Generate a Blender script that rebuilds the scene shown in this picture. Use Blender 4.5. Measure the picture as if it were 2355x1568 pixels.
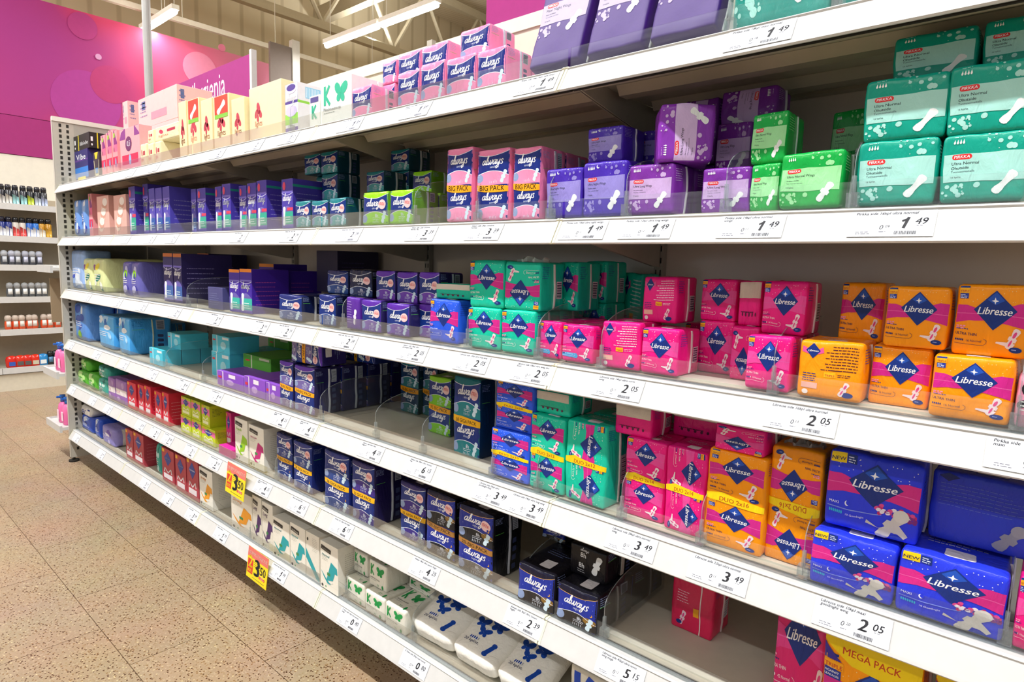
import bpy, bmesh, math, random
from mathutils import Vector, Matrix, noise
from mathutils.geometry import tessellate_polygon
random.seed(7)
for o in list(bpy.data.objects): bpy.data.objects.remove(o)
SC = bpy.context.scene; COL = SC.collection
PI = math.pi
# ------------------------------------------------------------------ camera
F = 1425.574; CX, CY, CZ = 0.8606, -1.1231, 1.3862
RX, RY, RZ = 1.45201, 0.02807, 0.71216
CR = Matrix.Rotation(RZ, 3, 'Z') @ Matrix.Rotation(RX, 3, 'X') @ Matrix.Rotation(RY, 3, 'Z')
cam_d = bpy.data.cameras.new('camera'); cam = bpy.data.objects.new('camera', cam_d); COL.objects.link(cam)
cam.matrix_world = Matrix.Translation((CX, CY, CZ)) @ CR.to_4x4()
cam_d.sensor_width = 36; cam_d.lens = F / 2355 * 36; cam_d.clip_start = .02; cam_d.clip_end = 100
SC.camera = cam
# ------------------------------------------------------------------ world, light, exposure
W = bpy.data.worlds.new('world'); SC.world = W; W.use_nodes = True
W.node_tree.nodes['Background'].inputs[0].default_value = (.96, .98, 1, 1)
W.node_tree.nodes['Background'].inputs[1].default_value = .5
vs = SC.view_settings; vs.view_transform = 'Standard'; vs.look = 'None'; vs.gamma = 1; vs.use_curve_mapping = False
vs.exposure = 0.1

def area(loc, sx, sy, power, color=(.965, .985, 1), up=False):
    l = bpy.data.lights.new('tube_light', 'AREA'); l.shape = 'RECTANGLE'; l.size = sx; l.size_y = sy
    l.energy = power; l.color = color
    o = bpy.data.objects.new('tube_light', l); COL.objects.link(o); o.location = loc
    if up: o.rotation_euler = (PI, 0, 0)
    return o
# lamps of the aisle fixtures (their housings are built below at the same places)
FIX = [(x, y) for y in (-1.6, -4.6) for x in (-9.3, -7.2, -5.1, -3.0, -.9, 1.2, 3.3)]
for x, y in FIX: area((x, y, 4.92), 1.9, .1, 88 if y > -2 else 18)
for x, y, p in [(-5.55, 3.4, 45), (-4.3, 3.4, 45), (-6.9, 1.8, 12), (-2.5, 3.4, 45)]: area((x, y, 3.98), 1.2, .1, p)
for x, y in [(-8, -1.1), (-5.1, -1.1), (-.9, -1.1), (-5.5, 3.4), (-2.5, 3.4), (-7.5, 5.5), (-3.5, 6.5), (0, 4)]: area((x, y, 5.1), 1.9, .12, 60, up=True)   # added upward fill to brighten the roof, not actual fittings

# ------------------------------------------------------------------ pixel helpers (photo frame 2355x1568)
def ray(px, py): return Vector((CX, CY, CZ)), CR @ Vector(((px - 1177.5) / F, -(py - 784) / F, -1))
def atY(px, py, Y): o, d = ray(px, py); return o + d * ((Y - o.y) / d.y)
def atX(px, py, X): o, d = ray(px, py); return o + d * ((X - o.x) / d.x)
def atZ(px, py, Z): o, d = ray(px, py); return o + d * ((Z - o.z) / d.z)

# ------------------------------------------------------------------ materials
def lin(h):
    h = h.lstrip('#'); c = [int(h[i:i + 2], 16) / 255 for i in (0, 2, 4)]
    return [x / 12.92 if x <= .04045 else ((x + .055) / 1.055) ** 2.4 for x in c] + [1]
MC = {}
def mat(h, fin='film'):
    k = (h, fin)
    if k in MC: return MC[k]
    m = bpy.data.materials.new(fin + '_' + h.lstrip('#')); m.use_nodes = True; MC[k] = m
    nt = m.node_tree; b = nt.nodes['Principled BSDF']; c = lin(h)
    S = {'film': (.25, 0, .34, 60, .5), 'card': (.5, 0, .03, 200, .5), 'metal': (.42, 0, .02, 90, .5), 'paper': (.7, 0, .02, 300, .3),
         'matt': (.8, 0, .06, 60, .3), 'steel': (.35, .7, .03, 120, .5), 'gloss': (.15, 0, .02, 30, .6)}[fin]
    b.inputs['Roughness'].default_value = S[0]; b.inputs['Metallic'].default_value = S[1]
    if fin == 'film': b.inputs['Specular IOR Level'].default_value = .32
    tc = nt.nodes.new('ShaderNodeTexCoord'); n = nt.nodes.new('ShaderNodeTexNoise'); n.inputs['Scale'].default_value = S[3] * .35
    n.inputs['Detail'].default_value = 3
    nt.links.new(tc.outputs['Object'], n.inputs['Vector'])
    mx = nt.nodes.new('ShaderNodeMix'); mx.data_type = 'RGBA'; mx.inputs[6].default_value = [x * .92 for x in c[:3]] + [1]
    mx.inputs[7].default_value = [min(1, x * 1.06) for x in c[:3]] + [1]
    nt.links.new(n.outputs['Fac'], mx.inputs[0]); nt.links.new(mx.outputs[2], b.inputs['Base Color'])
    bp = nt.nodes.new('ShaderNodeBump'); bp.inputs['Strength'].default_value = min(1, S[2] * 2.2); bp.inputs['Distance'].default_value = .004
    if fin == 'film':
        # crinkled wrapping film: stretched folds plus fine ripples
        mp = nt.nodes.new('ShaderNodeMapping'); mp.inputs['Scale'].default_value = (1, 1, .35); nt.links.new(tc.outputs['Object'], mp.inputs[0])
        n2 = nt.nodes.new('ShaderNodeTexNoise'); n2.inputs['Scale'].default_value = 45; n2.inputs['Detail'].default_value = 4; n2.inputs['Distortion'].default_value = 1.2
        nt.links.new(mp.outputs[0], n2.inputs['Vector']); nt.links.new(n2.outputs['Fac'], bp.inputs['Height'])
    else:
        nt.links.new(n.outputs['Fac'], bp.inputs['Height'])
    nt.links.new(bp.outputs[0], b.inputs['Normal'])
    return m
def clear_mat(name, tint=(.975, .985, .985), dens=.10, rough=.06):
    m = bpy.data.materials.new(name); m.use_nodes = True; nt = m.node_tree; nt.nodes.clear()
    out = nt.nodes.new('ShaderNodeOutputMaterial'); tr = nt.nodes.new('ShaderNodeBsdfTransparent'); tr.inputs[0].default_value = (*tint, 1)
    g = nt.nodes.new('ShaderNodeBsdfGlossy'); g.inputs['Roughness'].default_value = rough
    d = nt.nodes.new('ShaderNodeBsdfDiffuse'); d.inputs[0].default_value = (.8, .83, .85, 1)
    fr = nt.nodes.new('ShaderNodeFresnel'); fr.inputs[0].default_value = 1.35
    n = nt.nodes.new('ShaderNodeTexNoise'); n.inputs['Scale'].default_value = 9
    ml = nt.nodes.new('ShaderNodeMath'); ml.operation = 'MULTIPLY'; ml.inputs[1].default_value = dens * 2; nt.links.new(n.outputs['Fac'], ml.inputs[0])
    m1 = nt.nodes.new('ShaderNodeMixShader'); nt.links.new(ml.outputs[0], m1.inputs[0]); nt.links.new(tr.outputs[0], m1.inputs[1]); nt.links.new(d.outputs[0], m1.inputs[2])
    fm = nt.nodes.new('ShaderNodeMath'); fm.operation = 'MULTIPLY'; fm.inputs[1].default_value = .45; nt.links.new(fr.outputs[0], fm.inputs[0]); m2 = nt.nodes.new('ShaderNodeMixShader'); nt.links.new(fm.outputs[0], m2.inputs[0]); nt.links.new(m1.outputs[0], m2.inputs[1]); nt.links.new(g.outputs[0], m2.inputs[2])
    nt.links.new(m2.outputs[0], out.inputs[0]); return m
ACR = clear_mat('clear_acrylic', dens=.035); ACR2 = clear_mat('clear_divider', dens=.02)
ACRE = clear_mat('acrylic_edge', (.85, .9, .9), .16, .2)
def emit(h, s):
    m = bpy.data.materials.new('glow'); m.use_nodes = True; b = m.node_tree.nodes['Principled BSDF']
    b.inputs['Base Color'].default_value = lin(h); b.inputs['Emission Color'].default_value = lin(h); b.inputs['Emission Strength'].default_value = s
    return m

# ------------------------------------------------------------------ object helpers
def link(o, parent=None):
    COL.objects.link(o)
    if parent: o.parent = parent
    return o
def tag(o, label=None, cat=None, group=None, kind=None):
    if label: o['label'] = label
    if cat: o['category'] = cat
    if group: o['group'] = group
    if kind: o['kind'] = kind
    return o
def empty(name, loc, rz=0):
    o = bpy.data.objects.new(name, None); COL.objects.link(o); o.location = loc; o.rotation_euler = (0, 0, rz); o.empty_display_size = .02
    return o
class MB:
    def __init__(s): s.v = []; s.f = []; s.m = []; s.mats = []
    def mi(s, m):
        if m not in s.mats: s.mats.append(m)
        return s.mats.index(m)
    def add(s, vs, fs, m):
        k = len(s.v); i = s.mi(m); s.v += [tuple(v) for v in vs]
        for f in fs: s.f.append([k + j for j in f]); s.m.append(i)
    def box(s, x0, x1, y0, y1, z0, z1, m, bev=0):
        if bev:
            H = ((x1 - x0) / 2, (y1 - y0) / 2, (z1 - z0) / 2); C = ((x0 + x1) / 2, (y0 + y1) / 2, (z0 + z1) / 2)
            vs, fs = rbox(H, bev, 1)[:2]
            s.add([(v[0] + C[0], v[1] + C[1], v[2] + C[2]) for v in vs], fs, m); return
        s.add([(x, y, z) for x in (x0, x1) for y in (y0, y1) for z in (z0, z1)],
              [(0, 1, 3, 2), (4, 6, 7, 5), (0, 4, 5, 1), (2, 3, 7, 6), (0, 2, 6, 4), (1, 5, 7, 3)], m)
    def prism(s, poly, axis, a0, a1, m):
        # poly of 2D points extruded along axis
        n = len(poly)
        def P(p, a): return {'x': (a, p[0], p[1]), 'y': (p[0], a, p[1]), 'z': (p[0], p[1], a)}[axis]
        vs = [P(p, a0) for p in poly] + [P(p, a1) for p in poly]
        fs = [(i, (i + 1) % n, n + (i + 1) % n, n + i) for i in range(n)]
        tri = tessellate_polygon([[Vector((p[0], p[1], 0)) for p in poly]])
        fs += [tuple(t) for t in tri] + [tuple(n + j for j in t[::-1]) for t in tri]
        s.add(vs, fs, m)
    def tube(s, p0, p1, r, m, n=10, r1=None):
        p0, p1 = Vector(p0), Vector(p1); d = (p1 - p0).normalized(); a = d.orthogonal().normalized(); b = d.cross(a); r1 = r if r1 is None else r1
        vs = [p0 + (a * math.cos(2 * PI * i / n) + b * math.sin(2 * PI * i / n)) * r for i in range(n)] + [p1 + (a * math.cos(2 * PI * i / n) + b * math.sin(2 * PI * i / n)) * r1 for i in range(n)]
        s.add(vs, [(i, (i + 1) % n, n + (i + 1) % n, n + i) for i in range(n)] + [tuple(range(n))[::-1], tuple(range(n, 2 * n))], m)
    def lathe(s, prof, c, m, n=14, sx=1, sy=1):
        vs = [(c[0] + r * sx * math.cos(2 * PI * i / n), c[1] + r * sy * math.sin(2 * PI * i / n), c[2] + z) for r, z in prof for i in range(n)]
        fs = [(k * n + i, k * n + (i + 1) % n, (k + 1) * n + (i + 1) % n, (k + 1) * n + i) for k in range(len(prof) - 1) for i in range(n)]
        fs += [tuple(range(n))[::-1], tuple((len(prof) - 1) * n + i for i in range(n))]
        s.add(vs, fs, m)
    def mesh(s, name, smooth=False):
        me = bpy.data.meshes.new(name); me.from_pydata(s.v, [], s.f)
        for m in s.mats: me.materials.append(m)
        me.polygons.foreach_set('material_index', s.m)
        if smooth: me.polygons.foreach_set('use_smooth', [True] * len(s.f))
        me.update(); return me
    def build(s, name, parent=None, smooth=False):
        return link(bpy.data.objects.new(name, s.mesh(name, smooth)), parent)

# rounded box: returns verts, faces, and a mapping from a box-surface point to (pos, normal)
def make_map(H, r, bulge=(0, 0, 0), amp=0, freq=14, seed=0, pinch=0):
    H = Vector(H)
    def f(p):
        q = Vector([max(-(H[i] - r), min(H[i] - r, p[i])) for i in range(3)]); v = Vector(p) - q
        n = v.normalized() if v.length > 1e-9 else Vector((0, -1, 0)); P = q + n * r
        u = [p[i] / H[i] for i in range(3)]
        for i in range(3):
            j, k = (i + 1) % 3, (i + 2) % 3
            P[i] += bulge[i] * (1 - u[j] ** 2) * (1 - u[k] ** 2) * u[i] ** 3
        if pinch:
            s = 1 - pinch * max(0, abs(u[2]) - .55) ** 2 * 4
            P[1] *= s
        if amp:
            w = noise.noise_vector((P + Vector((seed * 7.3, seed * 3.1, seed))) * freq) + .28 * noise.noise_vector((P + Vector((seed * 2.3, seed * 9.1, seed))) * freq * 3)
            if u[2] < -.9: w.z = abs(w.z) * .3
            P = P + w * amp
        return P, n
    return f
def ticks(h, r, n):
    e = [-h, -h + r * .3, -h + r] if r > .002 else [-h, -h + r]
    inner = [-h + r + (2 * h - 2 * r) * i / n for i in range(1, n)]
    return e + inner + [-x for x in e[::-1]]
def rbox(H, r, n, fmap=None):
    T = [ticks(H[i], r, n) for i in range(3)]; fm = fmap or make_map(H, r)
    vs, fs, idx, nf = [], [], {}, []
    def V(p):
        k = tuple(round(x, 6) for x in p)
        if k not in idx: idx[k] = len(vs); vs.append(tuple(fm(p)[0]))
        return idx[k]
    for ax in range(3):
        a, b = (ax + 1) % 3, (ax + 2) % 3
        for s in (-1, 1):
            for i in range(len(T[a]) - 1):
                for j in range(len(T[b]) - 1):
                    q = []
                    for (ii, jj) in ((i, j), (i + 1, j), (i + 1, j + 1), (i, j + 1)):
                        p = [0, 0, 0]; p[ax] = s * H[ax]; p[a] = T[a][ii]; p[b] = T[b][jj]; q.append(V(p))
                    fs.append(tuple(q if s > 0 else q[::-1])); nf.append((ax, s))
    return vs, fs, nf

# ------------------------------------------------------------------ 2D art: text, strokes, polygons
TXT = {}
def text2d(s, shear=0, bold=0):
    k = (s, shear, bold)
    if k in TXT: return TXT[k]
    c = bpy.data.curves.new('t', 'FONT'); c.body = s; c.size = 1; c.shear = shear; c.offset = bold; c.resolution_u = 2; c.dimensions = '2D'; c.fill_mode = 'FRONT'
    o = bpy.data.objects.new('t', c); me = o.to_mesh(); me.calc_loop_triangles()
    tr = [[(me.vertices[i].co.x, me.vertices[i].co.y) for i in t.vertices] for t in me.loop_triangles]
    o.to_mesh_clear(); bpy.data.objects.remove(o); bpy.data.curves.remove(c)
    xs = [p[0] for t in tr for p in t] or [0, 1]; ys = [p[1] for t in tr for p in t] or [0, 1]
    TXT[k] = (tr, min(xs), max(xs), min(ys), max(ys)); return TXT[k]
def catmull(P, n=5):
    if len(P) < 3: return P
    Q = [P[0]] + list(P) + [P[-1]]; out = []
    for i in range(1, len(Q) - 2):
        p0, p1, p2, p3 = Q[i - 1:i + 3]
        for k in range(n):
            t = k / n
            out.append(tuple(.5 * ((2 * p1[j]) + (-p0[j] + p2[j]) * t + (2 * p0[j] - 5 * p1[j] + 4 * p2[j] - p3[j]) * t * t + (-p0[j] + 3 * p1[j] - 3 * p2[j] + p3[j]) * t ** 3) for j in (0, 1)))
    return out + [P[-1]]
GL = {'a': (.98, [[(.78, .88), (.5, 1.0), (.17, .72), (.1, .28), (.32, .02), (.58, .28), (.78, .9)], [(.8, .98), (.72, .35), (.82, .05), (1.02, .22)]]),
      'l': (.52, [[(.04, .2), (.34, 1.0), (.46, 1.75), (.36, 1.95), (.2, 1.5), (.17, .4), (.28, .03), (.52, .22)]]),
      'w': (1.32, [[(.04, .95), (.12, .25), (.32, .03), (.54, .45), (.64, .92)], [(.64, .92), (.66, .2), (.84, .03), (1.1, .5), (1.14, 1.0), (1.3, .86)]]),
      'y': (.92, [[(.06, .96), (.12, .3), (.34, .06), (.6, .42), (.76, .96)], [(.78, .98), (.68, .1), (.48, -.62), (.2, -.8), (.08, -.5), (.4, -.15), (.92, .15)]]),
      's': (.66, [[(.6, .82), (.4, 1.02), (.2, .78), (.4, .5), (.56, .24), (.36, .0), (.08, .12)]])}
def script_always():
    if 'ALW' in TXT: return TXT['ALW']
    tr = []; x = 0; w = .082
    for ch in 'always':
        adv, strokes = GL[ch]
        for st in strokes:
            P = [(x + a + b * .28, b) for a, b in catmull(st)]
            for i in range(len(P) - 1):
                (ax, ay), (bx, by) = P[i], P[i + 1]; L = math.hypot(bx - ax, by - ay) or 1e-6; dx, dy = (bx - ax) / L, (by - ay) / L
                ww = w * (1.25 if abs(dy) > .6 else .8); nx, ny = -dy * ww, dx * ww
                ax -= dx * ww * .3; ay -= dy * ww * .3; bx += dx * ww * .3; by += dy * ww * .3
                q = [(ax + nx, ay + ny), (ax - nx, ay - ny), (bx - nx, by - ny), (bx + nx, by + ny)]
                tr += [[q[0], q[1], q[2]], [q[0], q[2], q[3]]]
        x += adv
    xs = [p[0] for t in tr for p in t]; ys = [p[1] for t in tr for p in t]
    TXT['ALW'] = (tr, min(xs), max(xs), min(ys), max(ys)); return TXT['ALW']
class Art:
    """flat printing; x runs 0..1 over the width, y runs 0..A over the height"""
    def __init__(s, A): s.A = A; s.s = []   # (layer, colour, tris)
    def tris(s, L, c, t): s.s.append((L, c, t))
    def poly(s, L, c, P):
        t = tessellate_polygon([[Vector((p[0], p[1], 0)) for p in P]]); s.tris(L, c, [[P[i] for i in f] for f in t])
    def rect(s, L, c, x0, y0, x1, y1): s.poly(L, c, [(x0, y0), (x1, y0), (x1, y1), (x0, y1)])
    def ell(s, L, c, cx, cy, rx, ry, n=18, rot=0):
        ca, sa = math.cos(rot), math.sin(rot)
        s.poly(L, c, [(cx + rx * math.cos(a) * ca - ry * math.sin(a) * sa, cy + rx * math.cos(a) * sa + ry * math.sin(a) * ca) for a in [2 * PI * i / n for i in range(n)]])
    def rrect(s, L, c, x0, y0, x1, y1, r):
        P = []
        for cx, cy, a0 in ((x1 - r, y1 - r, 0), (x0 + r, y1 - r, 90), (x0 + r, y0 + r, 180), (x1 - r, y0 + r, 270)):
            P += [(cx + r * math.cos(math.radians(a0 + k * 22.5)), cy + r * math.sin(math.radians(a0 + k * 22.5))) for k in range(5)]
        s.poly(L, c, P)
    def line(s, L, c, P, w):
        t = []
        for i in range(len(P) - 1):
            (ax, ay), (bx, by) = P[i], P[i + 1]; l = math.hypot(bx - ax, by - ay) or 1e-6; nx, ny = -(by - ay) / l * w / 2, (bx - ax) / l * w / 2
            q = [(ax + nx, ay + ny), (ax - nx, ay - ny), (bx - nx, by - ny), (bx + nx, by + ny)]; t += [[q[0], q[1], q[2]], [q[0], q[2], q[3]]]
        s.tris(L, c, t)
    def text(s, L, c, st, x, y, w=None, h=None, shear=0, bold=0, align='l', rot=0):
        tr, x0, x1, y0, y1 = script_always() if st == '@always' else text2d(st, shear, 0)
        k = (w / (x1 - x0)) if w else (h / .7)
        if w and h: kx, ky = w / (x1 - x0), h / (y1 - y0)
        else: kx = ky = k
        W_ = (x1 - x0) * kx; ox = {'l': 0, 'c': -W_ / 2, 'r': -W_}[align]; ca, sa = math.cos(rot), math.sin(rot)
        def T(p):
            a, b = (p[0] - x0) * kx + ox, p[1] * ky
            return (x + a * ca - b * sa, y + a * sa + b * ca)
        if bold and st != '@always':
            for dx, dy in ((-bold, 0), (bold, bold * .4)): s.tris(L, c, [[T((p[0] + dx, p[1] + dy)) for p in t] for t in tr])
        else: s.tris(L, c, [[T(p) for p in t] for t in tr])
    def lines(s, L, c, x, y, w, n, gap, h, seed=1, align='l'):
        R = random.Random(seed); t = []
        for i in range(n):
            ww = w * R.uniform(.7, 1); xx = x if align == 'l' else x + w - ww; e = xx + ww
            while xx < e:
                l = R.uniform(.02, .07); x2 = min(xx + l, e); yy = y - i * gap
                t += [[(xx, yy), (x2, yy), (x2, yy + h)], [(xx, yy), (x2, yy + h), (xx, yy + h)]]; xx = x2 + .012
        s.tris(L, c, t)
    def pad(s, L, c, cx, cy, l, rot, c2=None, wings=True):
        P = []
        prof = [(-1, 0), (-.97, .16), (-.85, .27), (-.55, .27), (-.25, .2)] + ([(-.2, .35), (.12, .35), (.2, .2)] if wings else [(0, .19), (.2, .2)]) + [(.5, .26), (.8, .3), (.95, .2), (1, 0)]
        full = prof + [(a, -b) for a, b in prof[::-1][1:-1]]
        ca, sa = math.cos(rot), math.sin(rot)
        f = lambda k, kw: [(cx + (a * l / 2 * k) * ca - (b * l / 2 * kw) * sa, cy + (a * l / 2 * k) * sa + (b * l / 2 * kw) * ca) for a, b in full]
        s.poly(L, c, f(1, 1.1))
        if c2: s.ell(L + 1, c2, cx + l * .2 * ca, cy + l * .2 * sa, l * .16, l * .07, 10, rot); s.ell(L + 1, c2, cx - l * .22 * ca, cy - l * .22 * sa, l * .18, l * .05, 10, rot)
    def sub(s, o, x, y, k=1, rot=0, w=1, h=None):
        """paste another art, its unit square scaled by k with its centre at x,y, turned by rot (multiples of 90)"""
        h = o.A; ca, sa = round(math.cos(rot)), round(math.sin(rot))
        for L, c, t in o.s:
            s.tris(L, c, [[(x + ((p[0] - .5) * ca - (p[1] - h / 2) * sa) * k * w, y + ((p[0] - .5) * sa + (p[1] - h / 2) * ca) * k) for p in q] for q in t])

# pack/box builder -------------------------------------------------------
def wrap(mb, art, face, H, fm, fin, cell=.007):
    """lay an Art on face 'F' (front), 'R' (right side), 'T' (top) or 'L' (left) of the mapped box"""
    if not art: return
    W_, A = {'F': (2 * H[0], 2 * H[2]), 'R': (2 * H[1], 2 * H[2]), 'L': (2 * H[1], 2 * H[2]), 'T': (2 * H[0], 2 * H[1])}[face]
    sy = A / art.A
    bm = bmesh.new(); cols = []
    lay = bm.faces.layers.int.new('c')
    for L, c, tr in art.s:
        if c not in cols: cols.append(c)
        ci = cols.index(c)
        for t in tr:
            P = [(min(1, max(0, p[0])) * W_, min(art.A, max(0, p[1])) * sy) for p in t]
            if abs((P[1][0] - P[0][0]) * (P[2][1] - P[0][1]) - (P[2][0] - P[0][0]) * (P[1][1] - P[0][1])) < 1e-10: continue
            f = bm.faces.new([bm.verts.new((p[0], p[1], L)) for p in P]); f[lay] = ci
    if cell:
        for ax, size in ((0, W_), (1, A)):
            n = max(2, int(size / cell))
            for i in range(1, n):
                co = [0, 0, 0]; co[ax] = size * i / n; no = [0, 0, 0]; no[ax] = 1
                bmesh.ops.bisect_plane(bm, geom=bm.verts[:] + bm.edges[:] + bm.faces[:], plane_co=co, plane_no=no, dist=1e-7)
    vs = []
    for v in bm.verts:
        a, b, L = v.co
        if face == 'F': p = (a - H[0], -H[1], b - H[2])
        elif face == 'R': p = (H[0], a - H[1], b - H[2])
        elif face == 'L': p = (-H[0], H[1] - a, b - H[2])
        else: p = (a - H[0], b - H[1], H[2])
        P, n = fm(p); vs.append(tuple(P + n * (.0004 + .00014 * L)))
    bm.verts.index_update()
    mats = [mb.mi(mat(c, fin)) for c in cols]; k = len(mb.v); mb.v += vs
    for f in bm.faces:
        mb.f.append([k + v.index for v in f.verts]); mb.m.append(mats[f[lay]])
    bm.free()
PROTO = {}
def kind(key, name, w, d, h, base, desc, cat, F_=None, R_=None, T_=None, L_=None, soft=True, seal=None, seed=1, amp=.0024, r=None, fin=None, bulge=None, nseg=16, extra=None):
    """make the prototype of a pack; origin at the middle of its base"""
    H = (w / 2, d / 2, h / 2); r = r or (.0065 if soft else .0012); fin = fin or ('film' if soft else 'card')
    fm = make_map(H, r, bulge or ((.003, .002, .0) if soft else (0, 0, 0)), amp if soft else 0, 16, seed)
    mb = MB(); vs, fs, nf = rbox(H, r, nseg if soft else 1, fm); mb.add(vs, fs, mat(base, fin))
    cell = .007 if soft else .0
    for a, f in ((F_, 'F'), (R_, 'R'), (T_, 'T'), (L_, 'L')): wrap(mb, a, f, H, fm, fin, cell)
    mb.v = [(x, y, z + h / 2) for x, y, z in mb.v]
    me = mb.mesh(name, soft); ch = []
    if seal:   # raised seam strip running down the right side
        sb = MB(); c, w2 = seal; n = 10; pts = []
        for i in range(n + 1):
            z = -H[2] * .93 + 2 * H[2] * .93 * i / n
            P, nn = fm((H[0], H[1] * .05, z)); pts.append(P)
        vs = []
        for P in pts:
            for dx, dy in ((0, -w2 / 2), (.0035, -w2 / 2), (.0035, w2 / 2), (0, w2 / 2)): vs.append((P.x + dx, P.y + dy, P.z + h / 2))
        fs = [(4 * i + j, 4 * i + (j + 1) % 4, 4 * i + 4 + (j + 1) % 4, 4 * i + 4 + j) for i in range(n) for j in range(4)] + [(3, 2, 1, 0), tuple(4 * n + j for j in range(4))]
        sb.add(vs, fs, mat(c, 'film')); ch.append(('side_seal', sb.mesh('side_seal')))
    for nm, fn in (extra or []):
        b2 = MB(); fn(b2, H, fm); b2.v = [(x, y, z + h / 2) for x, y, z in b2.v]; ch.append((nm, b2.mesh(nm)))
    PROTO[key] = dict(name=name, w=w, d=d, h=h, me=me, ch=ch, desc=desc, cat=cat)

# ------------------------------------------------------------------ shelf geometry
LZ = [.1672, .4771, .7754, 1.1078, 1.4427, 1.7726]      # lower edge of each price rail
RT = .053                                             # rail height
DK = [z + .061 for z in LZ]                           # deck heights
YB = .53                                              # back panel
X0, X1 = -4, 2
WHITE = mat('#cbcac8', 'metal'); BEIGE = mat('#b4ac9b', 'metal'); DECK = mat('#c9c4b4', 'metal'); DARK = mat('#26221c', 'matt')
ORD = ['lowest', 'second lowest', 'third lowest', 'third highest', 'second highest', 'top']
BAY = ['far left bay', 'second bay from left', 'middle bay', 'second bay from right', 'right-hand bay']
def build_shelf(l, b):
    x0, x1 = X0 + b + .002, X0 + b + .998; z = LZ[l]; dk = DK[l]
    e = empty('shelf', (x0, .03, z))
    tag(e, f'white steel shelf, {ORD[l]} in the {BAY[b]}' + (', cut by frame edge' if b == 4 else ''), 'shelf', 'steel shelves of the gondola')
    o = Vector((x0, .03, z))
    def rel(mb, n, **k): mb.v = [(a - o.x, b_ - o.y, c - o.z) for a, b_, c in mb.v]; return mb.build(n, e, **k)
    m = MB(); m.box(x0, x1, .075, YB - .026, dk - .012, dk, DECK)
    m.box(x0, x1, .06, .078, dk - .03, dk - .004, BEIGE); m.box(x0 + .0135, x1 - .0135, YB - .026, YB - .001, dk - .02, dk - .001, BEIGE)  # rear strip added to stop light leaking down behind the deck
    if l > 0: m.prism([(.075, dk - .012), (.075, dk - .04), (.1, dk - .04), (.1, dk - .012)], 'x', x0, x1, BEIGE)
    else: m.prism([(.075, dk - .012), (.075, dk - .06), (.1, dk - .06), (.1, dk - .012)], 'x', x0, x1, BEIGE)
    rel(m, 'deck')
    m = MB()
    for yy in (.19, .36): m.prism([(yy, dk - .0125), (yy + .015, dk - .034), (yy + .05, dk - .034), (yy + .065, dk - .0125)], 'x', x0 + .03, x1 - .03, BEIGE)
    rel(m, 'stiffener')
    m = MB()  # sloping price rail with rolled lips
    P = [(.0, z), (.003, z - .003), (.009, z - .002), (.0335, z + RT - .003), (.058, z + RT - .003), (.058, z + RT + .001), (.031, z + RT + .002), (.0265, z + RT - .001), (.0285, z + RT - .004), (.0025, z + .005)]
    m.prism(P, 'x', x0, x1, WHITE)
    m.box(x0, x1, .056, .062, dk - .05, dk - .006, DARK)
    pr = rel(m, 'price_rail')
    for s in (x0 - .0005, x1 - .0055):
        m = MB(); m.prism([(a - .0012 if a < .05 else a, c + (.0012 if c > z + .03 else 0)) for a, c in P], 'x', s, s + .006, mat('#dedbc6', 'metal')); m.v = [(a - o.x, b_ - o.y, c - o.z) for a, b_, c in m.v]; m.build('end_cap', pr)
    m = MB()
    ends = [x0 + .001, x0 + .5, x1 - .001] if b < 3 else [x0 + .001, x1 - .001]
    for a, c in zip(ends[:-1], ends[1:]):
        m.box(a, c - .002, .0425, .0445, z + RT + .0015, z + RT + .047, ACR)
        m.box(a, c - .002, .0445, .0545, z + RT + .0012, z + RT + .004, ACRE)
    rel(m, 'clear_lip')
    if l > 0:
        for s, nm in ((x0, 0), (x1 - .003, 1)):
            m = MB()
            m.prism([(.085, dk - .014), (.085, dk - .042), (.2, dk - .062), (YB - .055, dk - .105), (YB - .026, dk - .105), (YB - .026, dk - .014)], 'x', s, s + .003, BEIGE)
            rel(m, 'bracket')
for l in range(6):
    for b in range(5): build_shelf(l, b)
# back panels, uprights, feet
for b in range(5):
    m = MB(); m.box(X0 + b + .002, X0 + b + .998, YB, YB + .012, .12, 2.205, mat('#dacdbd', 'gloss'))
    m.box(X0 + b + .002, X0 + b + .998, YB - .006, YB + .018, 2.17, 2.215, mat('#d8d4c6', 'metal'))
    tag(m.build('back_panel'), f'cream steel back panel of the {BAY[b]}, plain top edge', 'panel', 'back panels of the gondola')
for b in range(1, 6):
    m = MB(); x = X0 + b; m.box(x - .014, x + .014, YB - .022, YB - .001, .02, 2.225, mat('#a9a294', 'metal')); m.box(x - .012, x + .012, .2, YB - .001, .03, .07, mat('#6a6458', 'metal'))
    for k in range(60): 
        for dx in (-.007, .007): m.box(x + dx - .0018, x + dx + .0018, YB - .0226, YB - .0219, .15 + k * .034, .15 + k * .034 + .016, DARK)
    o = m.build('upright'); tag(o, f'slotted upright behind the joint right of the {BAY[b-1]}', 'upright', 'slotted uprights of the gondola')
    f = MB(); f.tube((x, .24, 0), (x, .24, .03), .02, DARK); f.build('foot', o)
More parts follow.
